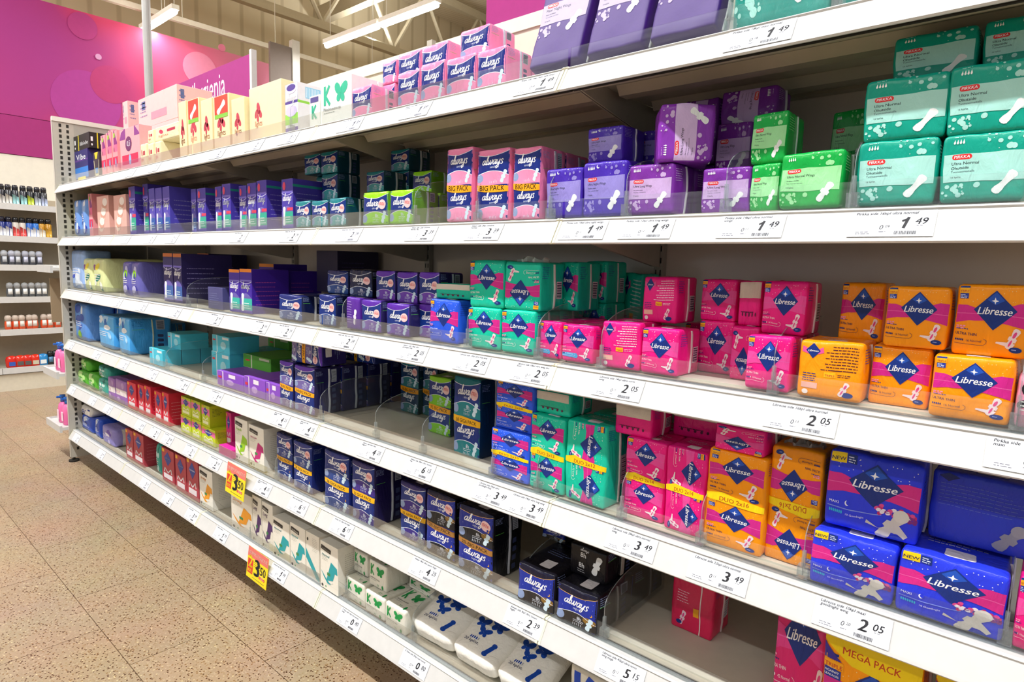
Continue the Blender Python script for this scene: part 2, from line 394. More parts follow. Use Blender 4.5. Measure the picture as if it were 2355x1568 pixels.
# left end frame with slotted post
m = MB(); GP = mat('#b7b2a6', 'metal')
m.box(X0 - .036, X0 - .004, .012, .032, .03, 2.245, mat('#c2bdb2', 'metal'))
m.box(X0 - .008, X0 - .003, .012, .125, .03, 2.245, GP)
for k in range(64):
    for yy in (.045, .085):
        m.box(X0 - .0031, X0 - .0024, yy, yy + .014, .08 + k * .0335, .08 + k * .0335 + .02, DARK)
ef = m.build('slotted_post'); tag(ef, 'grey slotted end post and side panel at the far left end', 'frame')
m = MB(); m.box(X0 - .006, X0 - .003, .125, YB + .01, .12, 2.22, mat('#aaa79c', 'metal')); m.box(X0 - .02, X0 + .004, .01, YB + .015, 2.222, 2.25, mat('#dcd9cd', 'metal')); m.build('side_panel', ef)
m = MB(); m.tube((X0 - .02, .03, .0), (X0 - .02, .03, .012), .03, DARK, 14); m.tube((X0 - .02, .03, .01), (X0 - .02, .03, .06), .009, mat('#3a352e', 'steel'), 8); m.build('foot', ef)

# price labels -----------------------------------------------------------
def on_rail(l, px, t=.5):
    """point on the sloping rail face of shelf l seen at photo column px"""
    y0 = .0285 * t; z = LZ[l] + .005 + (RT - .009) * t; lo, hi = X0 - .5, 2.0
    for _ in range(40):
        mid = (lo + hi) / 2; v = CR.transposed() @ (Vector((mid, y0, z)) - Vector((CX, CY, CZ))); x = 1177.5 + F * v.x / -v.z
        if x < px: lo = mid
        else: hi = mid
    return lo
SL = math.atan2(.0260, RT - .009)
def price(l, px, eu, ct, unit=None, n1='', n2='', pale=False, w=.118):
    x = on_rail(l, px); ink = '#303038' if not pale else '#6f7080'; g = '#7b7c88'
    H = .0475; A = Art(H / w)
    A.rect(0, '#e6e9f0', 0, 0, 1, H / w)
    if n1: A.text(1, ink, n1, .07, H / w * .86, h=.042, shear=.2, bold=.015)
    if n2: A.text(1, ink, n2, .07, H / w * .74, h=.042, shear=.2, bold=.015)
    dc = '#26262c' if not pale else '#5a5b68'; T_ = H / w
    if eu == '1': A.line(1, dc, [(.655, T_ * .31), (.70, T_ * .74)], .036); A.poly(2, dc, [(.715, T_ * .745), (.625, T_ * .62), (.632, T_ * .55), (.69, T_ * .62)])
    else: A.text(1, dc, eu, .60, T_ * .32, h=.165, shear=.16, bold=.035, align='l')
    A.text(1, ink, ct, .78, H / w * .46, h=.1, shear=.2, bold=.012)
    A.lines(1, g, .80, H / w * .40, .09, 1, .03, .008, 4)
    if unit:
        A.text(1, ink, unit.split()[0], .38, H / w * .27, h=.07, shear=.2); A.text(1, ink, unit.split()[1], .445, H / w * .34, h=.04, shear=.2)
        A.lines(1, g, .38, H / w * .17, .09, 1, .03, .01, 5)
    A.lines(1, g, .10, H / w * .17, .2, 2, .03, .01, 3)
    bars = random.Random(int(px)); xx = .56
    while xx < .8: bw = bars.uniform(.003, .009); A.rect(1, ink, xx, H / w * .07, xx + bw, H / w * .2); xx += bw + bars.uniform(.003, .008)
    mb = MB(); HH = (w / 2, .0003, H / 2); fm = make_map(HH, .0001)
    vs, fs, _ = rbox(HH, .0001, 1, fm); mb.add(vs, fs, mat('#e2e5ec', 'paper')); wrap(mb, A, 'F', HH, fm, 'paper', 0)
    o = mb.build('price_label'); t = .5
    o.location = (x, .0155 - .0012, LZ[l] + .027 + .0006); o.rotation_euler = (-SL, 0, 0)
    b = min(4, max(0, int(x - X0)))
    return o, l, x, eu, ct, n1
PL = []
U = 'Pirkka side '; Lb = 'Libresse side '; Al = 'Always side '
for a in [
 (5, 1745, '1', '49', '0 08', U + '18kpl maxi normal'), (5, 1232, '1', '49', '0 08', U + '10kpl maxi night wings'),
 (5, 955, '1', '89', '0 14', Al + '14kpl Sensitive', 'Normal', 1), (5, 805, '1', '89', '0 14', Al + 'Maxi Sensitive', '', 1), (5, 662, '1', '25', '0 13', 'K Menu Pikkuhousunsuoja', '', 1), (5, 585, '2', '15', None, '', '', 1), (5, 500, '2', '15', None, '', '', 1), (5, 355, '2', '45', None, '', '', 1), (5, 300, '2', '45', None, '', '', 1),
 (4, 1340, '1', '49', '0 15', U + '10kpl ultra night wings'), (4, 1485, '1', '49', '0 12', U + '12kpl ultra long wings'), (4, 1725, '1', '49', '0 11', U + '14kpl ultra normal', 'wings'), (4, 2048, '1', '49', '0 09', U + '16kpl ultra normal'),
 (4, 1112, '3', '39', '0 12', Al + '28kpl Sensitive', 'Normal'), (4, 968, '3', '39', '0 15', Al + '22kpl Sensitive', 'Normal Plus'), (4, 802, '2', '39', '0 20', Al + '12kpl Ultra', '', 1), (4, 668, '2', '39', '0 20', Al + '14kpl Ultra'), (4, 549, '2', '15', '0 11', 'Always 20kpl pikkuhs'), (4, 395, '2', '45', None, '', '', 1), (4, 345, '2', '45', None, '', '', 1), (4, 288, '3', '19', None, '', '', 1), (4, 218, '3', '19', None, '', '', 1), (4, 172, '3', '19', None, '', '', 1),
 (3, 1840, '2', '05', '0 13', Lb + '16kpl ultra normal'), (3, 2385, '2', '05', '0 13', 'Pirkka side', 'maxi'), (3, 1420, '2', '05', '0 15', Lb + '14kpl ultra norm', 'wing'), (3, 1222, '2', '05', '0 20', Lb + '10kpl ultra wing deo', 'fresh'), (3, 1084, '2', '05', '0 17', Lb + '12kpl ultra long wing'), (3, 948, '2', '05', '0 20', Lb + '10kpl ultra', 'goodnight wing'), (3, 793, '2', '39', '0 24', Al + '10kpl Ultra Night'), (3, 654, '2', '39', '0 20', Al + '12kpl Ultra'), (3, 598, '3', '99', '0 12', 'Always 32kpl pikkuhs'), (3, 494, '3', '99', '0 12', 'Always 34kpl pikkuhs'), (3, 402, '2', '99', None, '', '', 1), (3, 326, '2', '69', None, '', '', 1), (3, 270, '2', '69', None, '', '', 1), (3, 200, '3', '09', None, '', '', 1),
 (2, 1957, '2', '05', '0 20', Lb + '10kpl maxi', 'goodnight wing'), (2, 1650, '3', '49', '0 11', Lb + '32kpl ultra normal'), (2, 1450, '3', '49', '0 12', Lb + '28kpl ultra normal', 'wing'), (2, 1211, '3', '49', '0 15', Lb + '24kpl ultra long wing'), (2, 1130, '3', '49', '0 17', Lb + '20kpl ultra', 'goodnight wing'), (2, 965, '6', '15', '0 16', 'Always side 38kpl Ultra Normal', 'Plus'), (2, 852, '4', '25', '0 17', 'Always side 26kpl Ultra', 'Bigpack'), (2, 704, '4', '25', '0 17', 'Always side 24kpl', 'bigpack'), (2, 643, '4', '25', '0 17', 'Always side 24kpl', 'bigpack'), (2, 495, '1', '49', '0 07', 'Pirkka pikkuhousunsuoja'), (2, 420, '1', '49', '0 07', 'Pirkka pikkuhs'), (2, 350, '1', '49', '0 07', 'Pirkka pikkuhs', '', 1), (2, 285, '1', '99', None, '', '', 1), (2, 222, '1', '99', None, '', '', 1), (2, 162, '3', '09', None, '', '', 1),
 (1, 1425, '5', '15', '0 12', Lb + '42kpl ultra norm', 'wing mega'), (1, 1204, '2', '39', '0 27', Al + '9kpl Ultra Secure', 'Night'), (1, 975, '4', '25', '0 24', 'Always 18kpl Ultra Secure Night'), (1, 785, '6', '15', '0 17', 'Always side 32kpl Ultra Night'), (1, 685, '6', '15', '0 22', 'Always side 28kpl Ultra'), (1, 604, '4', '25', '0 21', 'Always side 20kpl Ultra', 'bigpack'), (1, 492, '2', '19', '0 11', 'Vuokkoset pikkuhousuns'), (1, 437, '2', '15', '0 10', 'Libresse pikkuhs'), (1, 385, '3', '89', '0 08', 'Libresse pikkuhs'), (1, 355, '2', '15', None, 'Libresse'), (1, 322, '3', '89', None, '', '', 1), (1, 248, '2', '05', None, '', '', 1), (1, 212, '1', '49', None, '', '', 1), (1, 165, '1', '49', None, '', '', 1),
 (0, 952, '0', '80', '0 04', 'K Menu side 20kpl maxi normal'), (0, 803, '0', '80', '0 05', 'K Menu side 16kpl ultra normal', 'wings'), (0, 640, '1', '99', '0 20', 'Vuokkoset side 10kpl normal'), (0, 508, '1', '79', '0 18', 'Vuokkoset pikkuhs'), (0, 441, '3', '09', '0 06', 'Libresse pikkuhs'), (0, 386, '2', '77', None, 'Libresse'), (0, 333, '3', '19', None, '', '', 1), (0, 232, '3', '99', None, '', '', 1), (0, 176, '3', '99', None, '', '', 1)]:
    PL.append(price(a[0], a[1], a[2], a[3], a[4], a[5], a[6] if len(a) > 6 else '', bool(a[7]) if len(a) > 7 else False))
for l in range(6):
    row = sorted([p for p in PL if p[1] == l], key=lambda p: p[2])
    for i, p in enumerate(row):
        n = len(row); pos = ('leftmost' if i == 0 else 'rightmost' if i == n - 1 else f'{["","second","third","fourth","fifth","sixth","seventh","eighth","ninth","tenth","eleventh","twelfth","thirteenth","fourteenth"][i]} from left' if i <= n // 2 else f'{["","second","third","fourth","fifth","sixth","seventh","eighth","ninth"][n-1-i]} from right')
        tag(p[0], f'white paper price label reading {p[3]}.{p[4]}, {pos} on the {ORD[l]} rail', 'price label', 'paper price labels on the shelf rails')

# ------------------------------------------------------------------ pack designs
NAVY = '#16307f'; WHT = '#f2f2f5'
def libresse(base, txt=WHT, size='14 Normal', swoosh='#d0268c', back=False, bar=None, new=False):
    A = Art(1.0)
    if back:
        A.poly(1, '#e2559a', [(.04, .80), (.14, .77), (.30, .77), (.40, .80), (.38, .9), (.30, .86), (.14, .86), (.05, .9)])
        A.poly(2, NAVY, [(.22, .97), (.10, .83), (.22, .69), (.34, .83)]); A.text(3, WHT, 'Libresse', .22, .81, w=.17, shear=.3, bold=.012, align='c')
        A.lines(1, txt, .42, .90, .5, 9, .05, .016, 3, 'r'); A.lines(1, txt, .2, .50, .7, 1, .05, .014, 8, 'r')
        A.lines(1, NAVY, .08, .42, .24, 4, .04, .014, 5); A.rect(1, '#f3b7a8', .07, .17, .33, .27)
        A.rect(1, '#f4b41c', .42, .38, .60, .47); A.text(2, '#c2382b', 'TRIPLE', .51, .395, w=.15, bold=.012, align='c'); A.lines(1, txt, .63, .43, .2, 2, .03, .012, 2)
        A.pad(1, '#f2dfe0', .74, .20, .26, 1.1, '#e0478c'); A.ell(1, NAVY, .80, .11, .09, .045); A.ell(1, '#f7e9e4', .14, .10, .05, .045)
        return A
    A.poly(1, swoosh, [(0, .45), (.2, .49), (.4, .50), (.7, .47), (1, .40), (1, .74), (.85, .75), (.7, .70), (.5, .66), (.3, .66), (.15, .70), (0, .70)])
    A.poly(2, '#e35aa6', [(.0, .575), (.3, .585), (.7, .58), (1, .56), (1, .575), (.7, .59), (.3, .595), (0, .585)])
    R = random.Random(5)
    for i in range(26): A.ell(1, '#ffffff' if base != ORNG else '#ffd58a', R.uniform(.1, .95), R.uniform(.74, .93), .006, .006, 6)
    cx, cy, a, b = .53, .645, .29, .275
    P = []
    for k, (ux, uy) in enumerate(((1, 0), (0, 1), (-1, 0), (0, -1))):
        vx, vy = ((0, 1), (-1, 0), (0, -1), (1, 0))[k]; 
        for t in (-.07, 0, .07): 
            tt = abs(t); P.append((cx + a * (ux * (1 - tt - .01) + (vx if t > 0 else -vx) * tt), cy + b * (uy * (1 - tt - .01) + (vy if t > 0 else -vy) * tt)))
    A.poly(3, NAVY, P); A.poly(4, '#2250b4', [(cx, cy + b * .9), (cx - a * .4, cy + b * .5), (cx, cy + b * .25), (cx + a * .4, cy + b * .5)])
    A.text(5, WHT, 'Libresse', cx - .005, cy - .06, w=.46, shear=.26, bold=.016, align='c')
    sx, sy, q = cx - .01, cy + .125, .05
    A.poly(5, WHT, [(sx, sy + q), (sx + .012, sy + .012), (sx + q, sy), (sx + .012, sy - .012), (sx, sy - q), (sx - .012, sy - .012), (sx - q, sy), (sx - .012, sy + .012)])
    if new:
        A.rect(3, '#f2d21c', .02, .84, .19, .97); A.text(4, '#1a1a5a', 'NEW', .105, .87, w=.15, bold=.012, align='c'); A.rect(3, NAVY, .2, .85, .31, .96); A.lines(4, '#c9d3f2', .21, .92, .09, 3, .03, .014)
        A.text(2, '#e8ecff', 'MAXI', .05, .33, w=.11, bold=.01); A.ell(2, '#e8ecff', .25, .355, .022, .03); A.ell(3, base, .262, .362, .02, .026)
        A.rect(2, '#7f92e8', .03, .275, .62, .288)
        for i in range(7): A.ell(2, '#31b6e0', .06 + i * .022, .225, .009, .024, 8)
        A.text(2, '#e8ecff', size, .24, .20, w=.2)
        for i in range(30): A.ell(2, R.choice(['#e8e0ea', '#c02a70', '#7d2a80', '#d9488e']), R.uniform(.55, .97), R.uniform(.33, .47) - .06, .028, .026, 7)
        A.pad(4, '#cfcac4', .73, .17, .42, .95); A.ell(5, '#d6d1cb', .82, .31, .085, .08); A.poly(4, '#cfcac4', [(.46, .16), (.68, .10), (.80, .09), (.86, .05), (.9, .09), (.8, .2), (.6, .12), (.47, .2)])
        A.ell(5, '#2a3fae', .79, .045, .07, .025); return A
    A.rect(3, NAVY, .03, .945, .165, .975); A.rect(3, '#f6b21a', .03, .87, .165, .945); A.text(4, '#c0342c', 'TRIPLE', .097, .885, w=.12, bold=.012, align='c')
    A.rect(3, '#2a3b9a', .035, .79, .155, .865); A.lines(4, '#c9cff0', .045, .84, .1, 3, .022, .01)
    A.lines(3, '#ef8fb5' if base != '#d61f77' else '#f6c6dc', .03, .40, .15, 2, .028, .018, 9)
    A.lines(3, NAVY, .03, .365, .17, 1, .03, .014, 2)
    A.text(3, txt, 'ULTRA THIN', .03, .29, w=.29, bold=.012)
    if bar:
        A.poly(2, bar, [(.0, .14), (.5, .12), (.55, .18), (.5, .25), (0, .24)])
    for i in range(5): A.ell(3, NAVY if i < 4 else txt, .045 + i * .024, .22, .010, .016, 8)
    A.text(3, txt if not bar else WHT, size, .19, .20, w=.20)
    A.line(3, txt, [(.03, .165), (.42, .16), (.46, .19), (.46, .225), (.42, .25)], .005)
    A.pad(3, '#f1dfe4', .80, .27, .30, 1.15, '#e0478c'); A.poly(3, '#f1dfe4', [(.58, .20), (.70, .17), (.80, .14), (.84, .20), (.74, .22), (.59, .22)])
    A.ell(4, NAVY, .85, .12, .085, .04); A.lines(5, '#8fa0e0', .80, .115, .1, 1, .02, .012)
    return A
def side_print(c, c2, bar=True, A=1.0, seed=1):
    S = Art(A); S.lines(1, c2, .08, A - .12, .28, 6, .045, .012, seed)
    if bar:
        S.rect(1, '#e8dfe6', .62, A * .25, .86, A * .6)
        for i in range(12): S.rect(2, '#2b2b52', .64, A * .27 + i * A * .026, .84, A * .27 + i * A * .026 + .010 * (1 + i % 2))
    return S
def top_print(c, A=.8):
    S = Art(A); S.lines(1, c, .2, A * .7, .6, 3, .08, .02, 3); S.rrect(1, '#e9e4ea', .4, A * .15, .7, A * .4, .03); return S
def duo(one, rot, txt, band='#f4d214', A=1.8):
    D = Art(A); h = A / 2
    k = .93
    D.sub(one, .5, h * 1.5, k, rot); D.sub(one, .5, h * .5, k, rot)
    D.poly(6, band, [(0, h + .06), (.28, h + .13), (1, h + .02), (1, h - .09), (.25, h - .05), (0, h - .05)])
    D.text(7, '#c2491e', txt, .5, h - .03, w=.5, bold=.012, align='c')
    return D
def flip(a):
    o = Art(a.A); o.sub(a, .5, a.A / 2, 1, PI); return o
def turn(a, A=1.0, s=1):
    o = Art(A); o.sub(a, .5, A / 2, 1, -PI / 2 * s); return o
def kL(key, base, desc, F_, d=.10, w=.108, h=.102, side='#2b3fae', seed=1, **k):
    dk = {TEAL: '#0c9c86'}.get(base, base)
    kind(key, 'pad_pack', w, d, h, base, desc, 'pad pack', F_=F_, R_=side_print(base, side, seed=seed, A=h / d), T_=top_print('#d8dbe8', d / w), seal=('#e7dfdc', .004), seed=seed, **k)
TEAL = '#0fc4a4'; PINK = '#ec1884'; ORNG = '#ff9a08'; BLUE = '#2a5ae4'; MBLU = '#2a3ce0'
lt = libresse(TEAL, WHT, '12 Long'); lp = libresse(PINK, '#f9dfe8', '14 Normal', '#e84a9c'); lo = libresse(ORNG, '#3a2350', '16 Normal'); lb = libresse(BLUE, '#e6ecff', '10 Goodnight')
kL('LT', TEAL, 'teal ultra thin pad pack with navy diamond', lt, seed=1)
def torn(c):
    def f(b2, H, fm):   # ragged opened edge of film standing up along the top
        R_ = random.Random(4); n = 18; vs = []
        for i in range(n + 1):
            x = -H[0] * .7 + 2 * H[0] * .75 * i / n; y = -H[1] * .45 + .012 * math.sin(i * .9) + R_.uniform(-.003, .003); z = H[2] - .001; hh = R_.uniform(.004, .013)
            vs += [(x, y, z), (x, y, z + hh), (x, y + .022, z + hh * .6), (x, y + .022, z)]
        fs = [(4 * i + j, 4 * i + (j + 1) % 4, 4 * i + 4 + (j + 1) % 4, 4 * i + 4 + j) for i in range(n) for j in range(4)] + [(3, 2, 1, 0), tuple(4 * n + j for j in range(4))]
        b2.add(vs, fs, mat(c, 'film'))
    return [('torn_edge', f)]
kL('LTf', TEAL, 'teal pad pack standing upside down, navy diamond', flip(lt), seed=2, extra=torn('#cfd8d0'))
kL('LTb', TEAL, 'teal pad pack showing its text-covered back', libresse(TEAL, '#cdeee6', back=True), seed=3)
kL('LP', PINK, 'pink ultra thin pad pack with navy diamond', lp, seed=4); kL('LPb', PINK, 'pink pad pack showing its text-covered back', libresse(PINK, '#f6cfe0', back=True), seed=5)
kL('LPf', PINK, 'pink pad pack standing upside down, navy diamond', flip(lp), seed=6)
kL('LPd', PINK, 'pink pad pack with light blue band and navy diamond', libresse(PINK, '#f9dfe8', '10 Normal', '#d84a9c', bar='#2ea8e6'), seed=7)
kL('LO', ORNG, 'orange ultra thin pad pack with navy diamond', lo, seed=8); kL('LOb', ORNG, 'orange pad pack showing its text-covered back', libresse(ORNG, '#5b2a2a', back=True), seed=9)
kL('LB', BLUE, 'bright blue pad pack with navy diamond', lb, seed=10)
def pink_under(c='#d71f74'):
    S = Art(1); S.rect(1, '#d9cdbf', .0, .62, .96, .97); S.lines(2, '#5c1440', .15, .3, .7, 1, .05, .03, 4)
    for i in range(5): S.ell(2, '#5c1440', .22 + i * .14, .26, .03, .05, 8)
    return S
kL('LPu', PINK, 'pink pad pack lying so its taped underside faces out', pink_under(), seed=11); kL('LTu', TEAL, 'teal pad pack lying so its taped underside faces out', pink_under(), seed=12)
def pink_side():
    S = Art(1); S.lines(1, '#f6cfe0', .15, .75, .3, 5, .05, .012, 2); S.rect(2, '#f2a51c', .55, .35, .68, .5); S.pad(1, '#f0d0dc', .3, .25, .3, 1.2, '#e0478c'); S.ell(2, NAVY, .22, .15, .07, .04); S.rect(3, '#ead9d4', .70, .02, .725, .98); return S
kL('LPs', '#d92454', 'red pad pack turned sideways with pale seam', pink_side(), w=.12, h=.16, seed=13)
kL('DLB', BLUE, 'blue double pad pack with yellow band', duo(lb, 0, 'DUO 2x10'), h=.195, w=.112, seed=14); kL('DLT', TEAL, 'teal double pad pack with yellow band', duo(lt, 0, 'DUO 2x12'), h=.195, w=.112, seed=15)
kL('DLTr', TEAL, 'teal double pad pack with sideways diamonds', duo(lt, -PI / 2, 'DUO 2x12'), h=.2, w=.115, seed=16, amp=.003)
kL('DLP', PINK, 'pink double pad pack with yellow band', duo(lp, 0, 'DUO 2x14'), h=.185, w=.1, seed=17); kL('DLPr', PINK, 'pink double pad pack with sideways diamonds', duo(lp, -PI / 2, 'DUO 2x14'), h=.19, w=.105, seed=18)
kL('DLO', ORNG, 'orange double pad pack with yellow band', duo(lo, 0, 'DUO 2x16'), h=.2, w=.12, seed=19)
dof = duo(lo, 0, 'DUO 2x16'); kL('DLOf', ORNG, 'orange double pad pack standing upside down', flip(dof), h=.2, w=.12, seed=20, extra=torn('#a8a49c'))
kL('LM', MBLU, 'large royal blue night pad pack, yellow NEW corner', libresse(MBLU, WHT, '10 Goodnight', '#d12a86', new=True), d=.13, w=.146, h=.105, seed=21, amp=.003)
bb = Art(1); bb.poly(2, '#131f66', [(.15, .98), (.06, .93), (.15, .86), (.26, .93)]); bb.lines(1, '#5566c4', .08, .82, .8, 7, .05, .01, 3); bb.pad(4, '#8f90a0', .76, .24, .42, .95); bb.ell(5, '#9a9aa8', .84, .36, .08, .08)
kL('LMb', '#2c3cc0', 'large royal blue pad pack turned back-to-front', bb, d=.13, w=.146, h=.115, seed=22)
meg = Art(1.4); meg.sub(libresse(ORNG, '#3a2350', '32 Normal'), .5, .62, 1); meg.poly(5, '#f2cf12', [(0, 1.4), (0, 1.22), (.3, 1.02), (1, .95), (1, 1.4)]); meg.text(6, '#c2401e', 'MEGA PACK', .2, 1.13, w=.6, bold=.012, rot=-.05)
meg.poly(6, '#3a2a90', [(0, 1.2), (.2, 1.02), (0, 1.02)]); meg.rect(6, '#f6a81a', 0, .92, .22, 1.01); meg.text(7, '#c0342c', 'TRIPLE', .02, .93, w=.19, bold=.012); meg.rect(6, '#2a3b9a', .01, .80, .2, .91); meg.text(7, WHT, 'AGAINST', .02, .865, w=.16, bold=.012); meg.text(7, WHT, 'LEAKAGES', .02, .82, w=.16, bold=.012)
kL('MG', ORNG, 'orange mega pack with yellow top band', meg, d=.12, w=.15, h=.2, seed=23)
mp = Art(1.3); mp.sub(libresse('#d81f70', '#f9dfe8', '42 Normal', '#e03c8c'), .5, .70, 1.3)
kL('MP', '#d81f70', 'large magenta pad pack with cropped navy diamond', mp, d=.12, w=.15, h=.2, seed=24)

def pirkka(main, light, lines_, drops=4, moon=False, ty='#20242c', pad_w=True):
    A = Art(.95); R = random.Random(3)
    A.rect(1, light, .035, .30, .97, .68)
    for i in range(34):
        x, y = (R.gauss(.78, .12), R.uniform(.70, .95)) if i % 2 else (R.gauss(.22, .14), R.uniform(.02, .27)); r = R.uniform(.004, .03) if i % 5 else .04
        if .02 < x < .96: A.ell(1, light, x, y, r, r, 10)
    for i in range(6):
        x = .14 + i * .035
        if i < drops: A.ell(2, '#f4f7f6', x, .835, .0125, .02, 8); A.poly(2, '#f4f7f6', [(x - .009, .845), (x + .009, .845), (x, .88)])
    A.lines(2, light, .13, .905, .16, 1, .02, .008, 3)
    if moon: A.ell(2, '#f4f7f6', .37, .865, .032, .036); A.ell(3, main, .385, .878, .028, .03)
    A.rrect(2, '#dc2f31', .13, .605, .355, .675, .033); A.text(3, WHT, 'PIRKKA', .243, .623, w=.18, bold=.012, shear=.12, align='c')
    A.text(2, ty, lines_[0], .13, .535, w=lines_[3], bold=.005); A.text(2, ty, lines_[1], .13, .475, w=.2, bold=.01); A.text(2, '#45505a', lines_[2], .13, .43, w=.27); A.text(2, ty, lines_[4], .13, .355, w=.12)
    A.pad(2, '#e9ecec', .76, .27, .36, .95, None, pad_w)
    return A
def kP(key, main, light, desc, ls, w=.106, h=.1, d=.10, rot=0, seed=1, **k):
    a = pirkka(main, light, ls, **k)
    if h > .28: b_ = Art(2.0); b_.sub(a, .5, .42 + .475, 1); a = b_
    a = turn(a, .95, rot) if rot else a
    kind(key, 'pad_pack', w, d, h, main, desc, 'pad pack', F_=a, R_=side_print(main, light, False, h / d, seed), T_=top_print(light, d / w), seal=('#dfe3e2', .003), seed=seed, amp=.003, fin='card' if key == 'PM' else None)
UN = ('Ultra Normal', 'Ohutside', 'Tunnusomaisella', .31, '16 kpl/st'); UNW = ('Ultra Normal Wings', 'Siivellinen ohutside', 'Tunn. muotoiltu sekä siivet', .46, '14 kpl/st'); ULW = ('Ultra Long Wings', 'Pitkä siivellinen ohutside', 'Lång tunn. ominaisuuks', .42, '12 kpl/st'); UNI = ('Ultra Night Wings', 'Siivellinen yöside', 'Tunn. nattbinda vingar', .44, '10 kpl/st')
kP('PT', '#0a9c86', '#a6dcd2', 'teal pad pack with pale band and red oval', UN, w=.112, d=.11, seed=31, pad_w=False)
kP('PG', '#12a845', '#9ce0a0', 'bright green pad pack with pale band', UNW, seed=32)
kP('PV', '#7a2f9e', '#c4a6d6', 'violet pad pack with lilac band', ULW, seed=33, drops=5)
kP('PVr', '#7a2f9e', '#c4a6d6', 'violet pad pack with sideways lettering', ULW, seed=34, rot=1, drops=5)
kP('PVm', '#8634ae', '#cdb0dc', 'violet pad pack tipped over with sideways lettering', ULW, seed=35, rot=-1, drops=5)
kP('PN', '#4427a8', '#8f84cc', 'blue-violet night pad pack with white moon', UNI, h=.108, seed=36, drops=5, moon=True)
kP('PM', '#3a0e70', '#a99dbb', 'tall dark purple pad pack in glossy wrap', ('Maxi Night Wings', 'Paksu siivellinen', 'Tjock binda med vingar', .5, '10 kpl/st'), w=.15, h=.3, d=.07, seed=37, drops=5)
kP('PMt', '#138f82', '#9ed8cc', 'large teal pad pack on the top right', ('Maxi Normal', 'Paksu side', 'Tjock binda med vingar', .5, '18 kpl/st'), w=.19, h=.25, d=.09, seed=38)

def always(A_, cap, low, line='ultra', body='#14307e', free=True, bigs=None, lowtxt='#dfe6f4', eighth=True, gold=False, moon=False, padc='#cfe6f2'):
    """one section or two sections of the curved-cap design; bigs = (band colour, text)"""
    A = Art(A_)
    A.rect(0, body, 0, 0, 1, A_)
    def section(y0, h, top):
        def cv(k): return [(x / 10, y0 + h * (k + .09 * (x / 10 - .35) ** 2 * 2.2 - (.05 if k > .7 else -.02) * math.sin(PI * x / 10))) for x in range(11)]
        if top:
            A.poly(1, cap, cv(.84) + [(1, y0 + h), (0, y0 + h)]); A.line(2, '#e8eef8' if not gold else '#e0b060', cv(.84), .012)
        lw = [(x / 12, y0 + h * (.20 + .19 * math.sin(PI * (.12 + .8 * x / 12)))) for x in range(13)]
        A.poly(1, low, [(0, y0), (1, y0)] + lw[::-1]); A.line(2, '#eef2fb', lw, .014)
        A.ell(2, '#8b9fc8' if not cap.startswith('#f') else '#f6b6d0', .10, y0 + h * .20, .11, min(.12, h * .12))
        if eighth: A.text(3, lowtxt, '8h', .52, y0 + h * .22, h=.085, bold=.01); A.lines(3, lowtxt, .42, y0 + h * .19, .28, 2, .04, .012, 2)
        for i in range(5): A.rect(3, lowtxt, .42 + i * .05, y0 + h * .05, .43 + i * .05, y0 + h * .11 + (.03 if i == 3 else 0))
        A.pad(3, padc, .84, y0 + h * .22, .34, 1.2)
        A.text(3, WHT, '@always', .5, y0 + h * .56, w=.64, align='c'); A.text(3, '#cdd8f0', line, .42, y0 + h * .47, h=.055)
        if free and top: A.ell(4, '#f3c9c9', .80, y0 + h * .60, .135, min(.135, h * .16)); A.text(5, '#cf3a3a', 'FREE', .80, y0 + h * .57, w=.19, bold=.012, align='c'); A.lines(5, '#cf5a5a', .72, y0 + h * .65, .16, 1, .03, .015)
        if moon: A.ell(4, '#e0a83a', .88, y0 + h * .48, .03, .035); A.ell(5, body, .865, y0 + h * .495, .026, .03)
        if moon:
            R = random.Random(2)
            for i in range(9): A.ell(4, '#c9d6ff', R.uniform(.1, .95), y0 + h * R.uniform(.44, .8), .006, .006, 6)
        if gold: A.ell(2, '#8a6a2e', .84, y0 + h * .30, .16, h * .09)
    if bigs:
        section(A_ * .5, A_ * .5, True); section(0, A_ * .52, False)
        m = A_ * .47
        bd = [(x / 10, m + .05 * math.sin(PI * x / 10) * .2 - .06 * (x / 10)) for x in range(11)]
        A.poly(6, bigs[0], [(x, y - .07 - .04 * math.sin(PI * x)) for x, y in bd] + [(x, y + .07) for x, y in bd[::-1]])
        A.text(7, '#33220a', bigs[1], .5, m - .085, w=.76, bold=.012, align='c', rot=-.04)
    else: section(0, A_, True)
    return A
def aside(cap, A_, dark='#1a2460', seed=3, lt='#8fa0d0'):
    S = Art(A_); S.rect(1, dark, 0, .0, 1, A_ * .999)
    S.lines(2, lt, .06, A_ * .92, .26, 5, .035, .010, seed); S.line(2, '#5fbf4a', [(.06, A_ * .70), (.32, A_ * .70)], .008)
    S.rect(2, '#aab0c0', .62, A_ * .68, .82, A_ * .95)
    for i in range(9): S.rect(3, '#222838', .64, A_ * .70 + i * .025 * A_, .80, A_ * .70 + i * .025 * A_ + .012)
    for i in range(4): S.rrect(2, '#3d4672', .64, A_ * (.08 + .13 * i), .78, A_ * (.16 + .13 * i), .02)
    return S
def kA(key, desc, art, base, w=.103, d=.10, h=.1, dark=None, seal=('#c9cdd8', .006), seed=1, **k):
    kind(key, 'pad_pack', w, d, h, base, desc, 'pad pack', F_=art, R_=aside(base, h / d, dark or base, seed), T_=top_print('#7080b0', d / w), seal=seal, seed=seed, **k)
kA('AS', 'pink sensitive pad pack with navy front', always(.9, '#ee84b2', '#f08cb6', 'sensitive', '#172a7c', free=False, eighth=False), '#ee8ab4', h=.09, dark='#ee8ab4', seed=41)
big = always(1.8, '#ee86b2', '#f090b8', 'sensitive', '#172a7c', free=False, bigs=('#f5a71c', 'BIG PACK'), eighth=False)
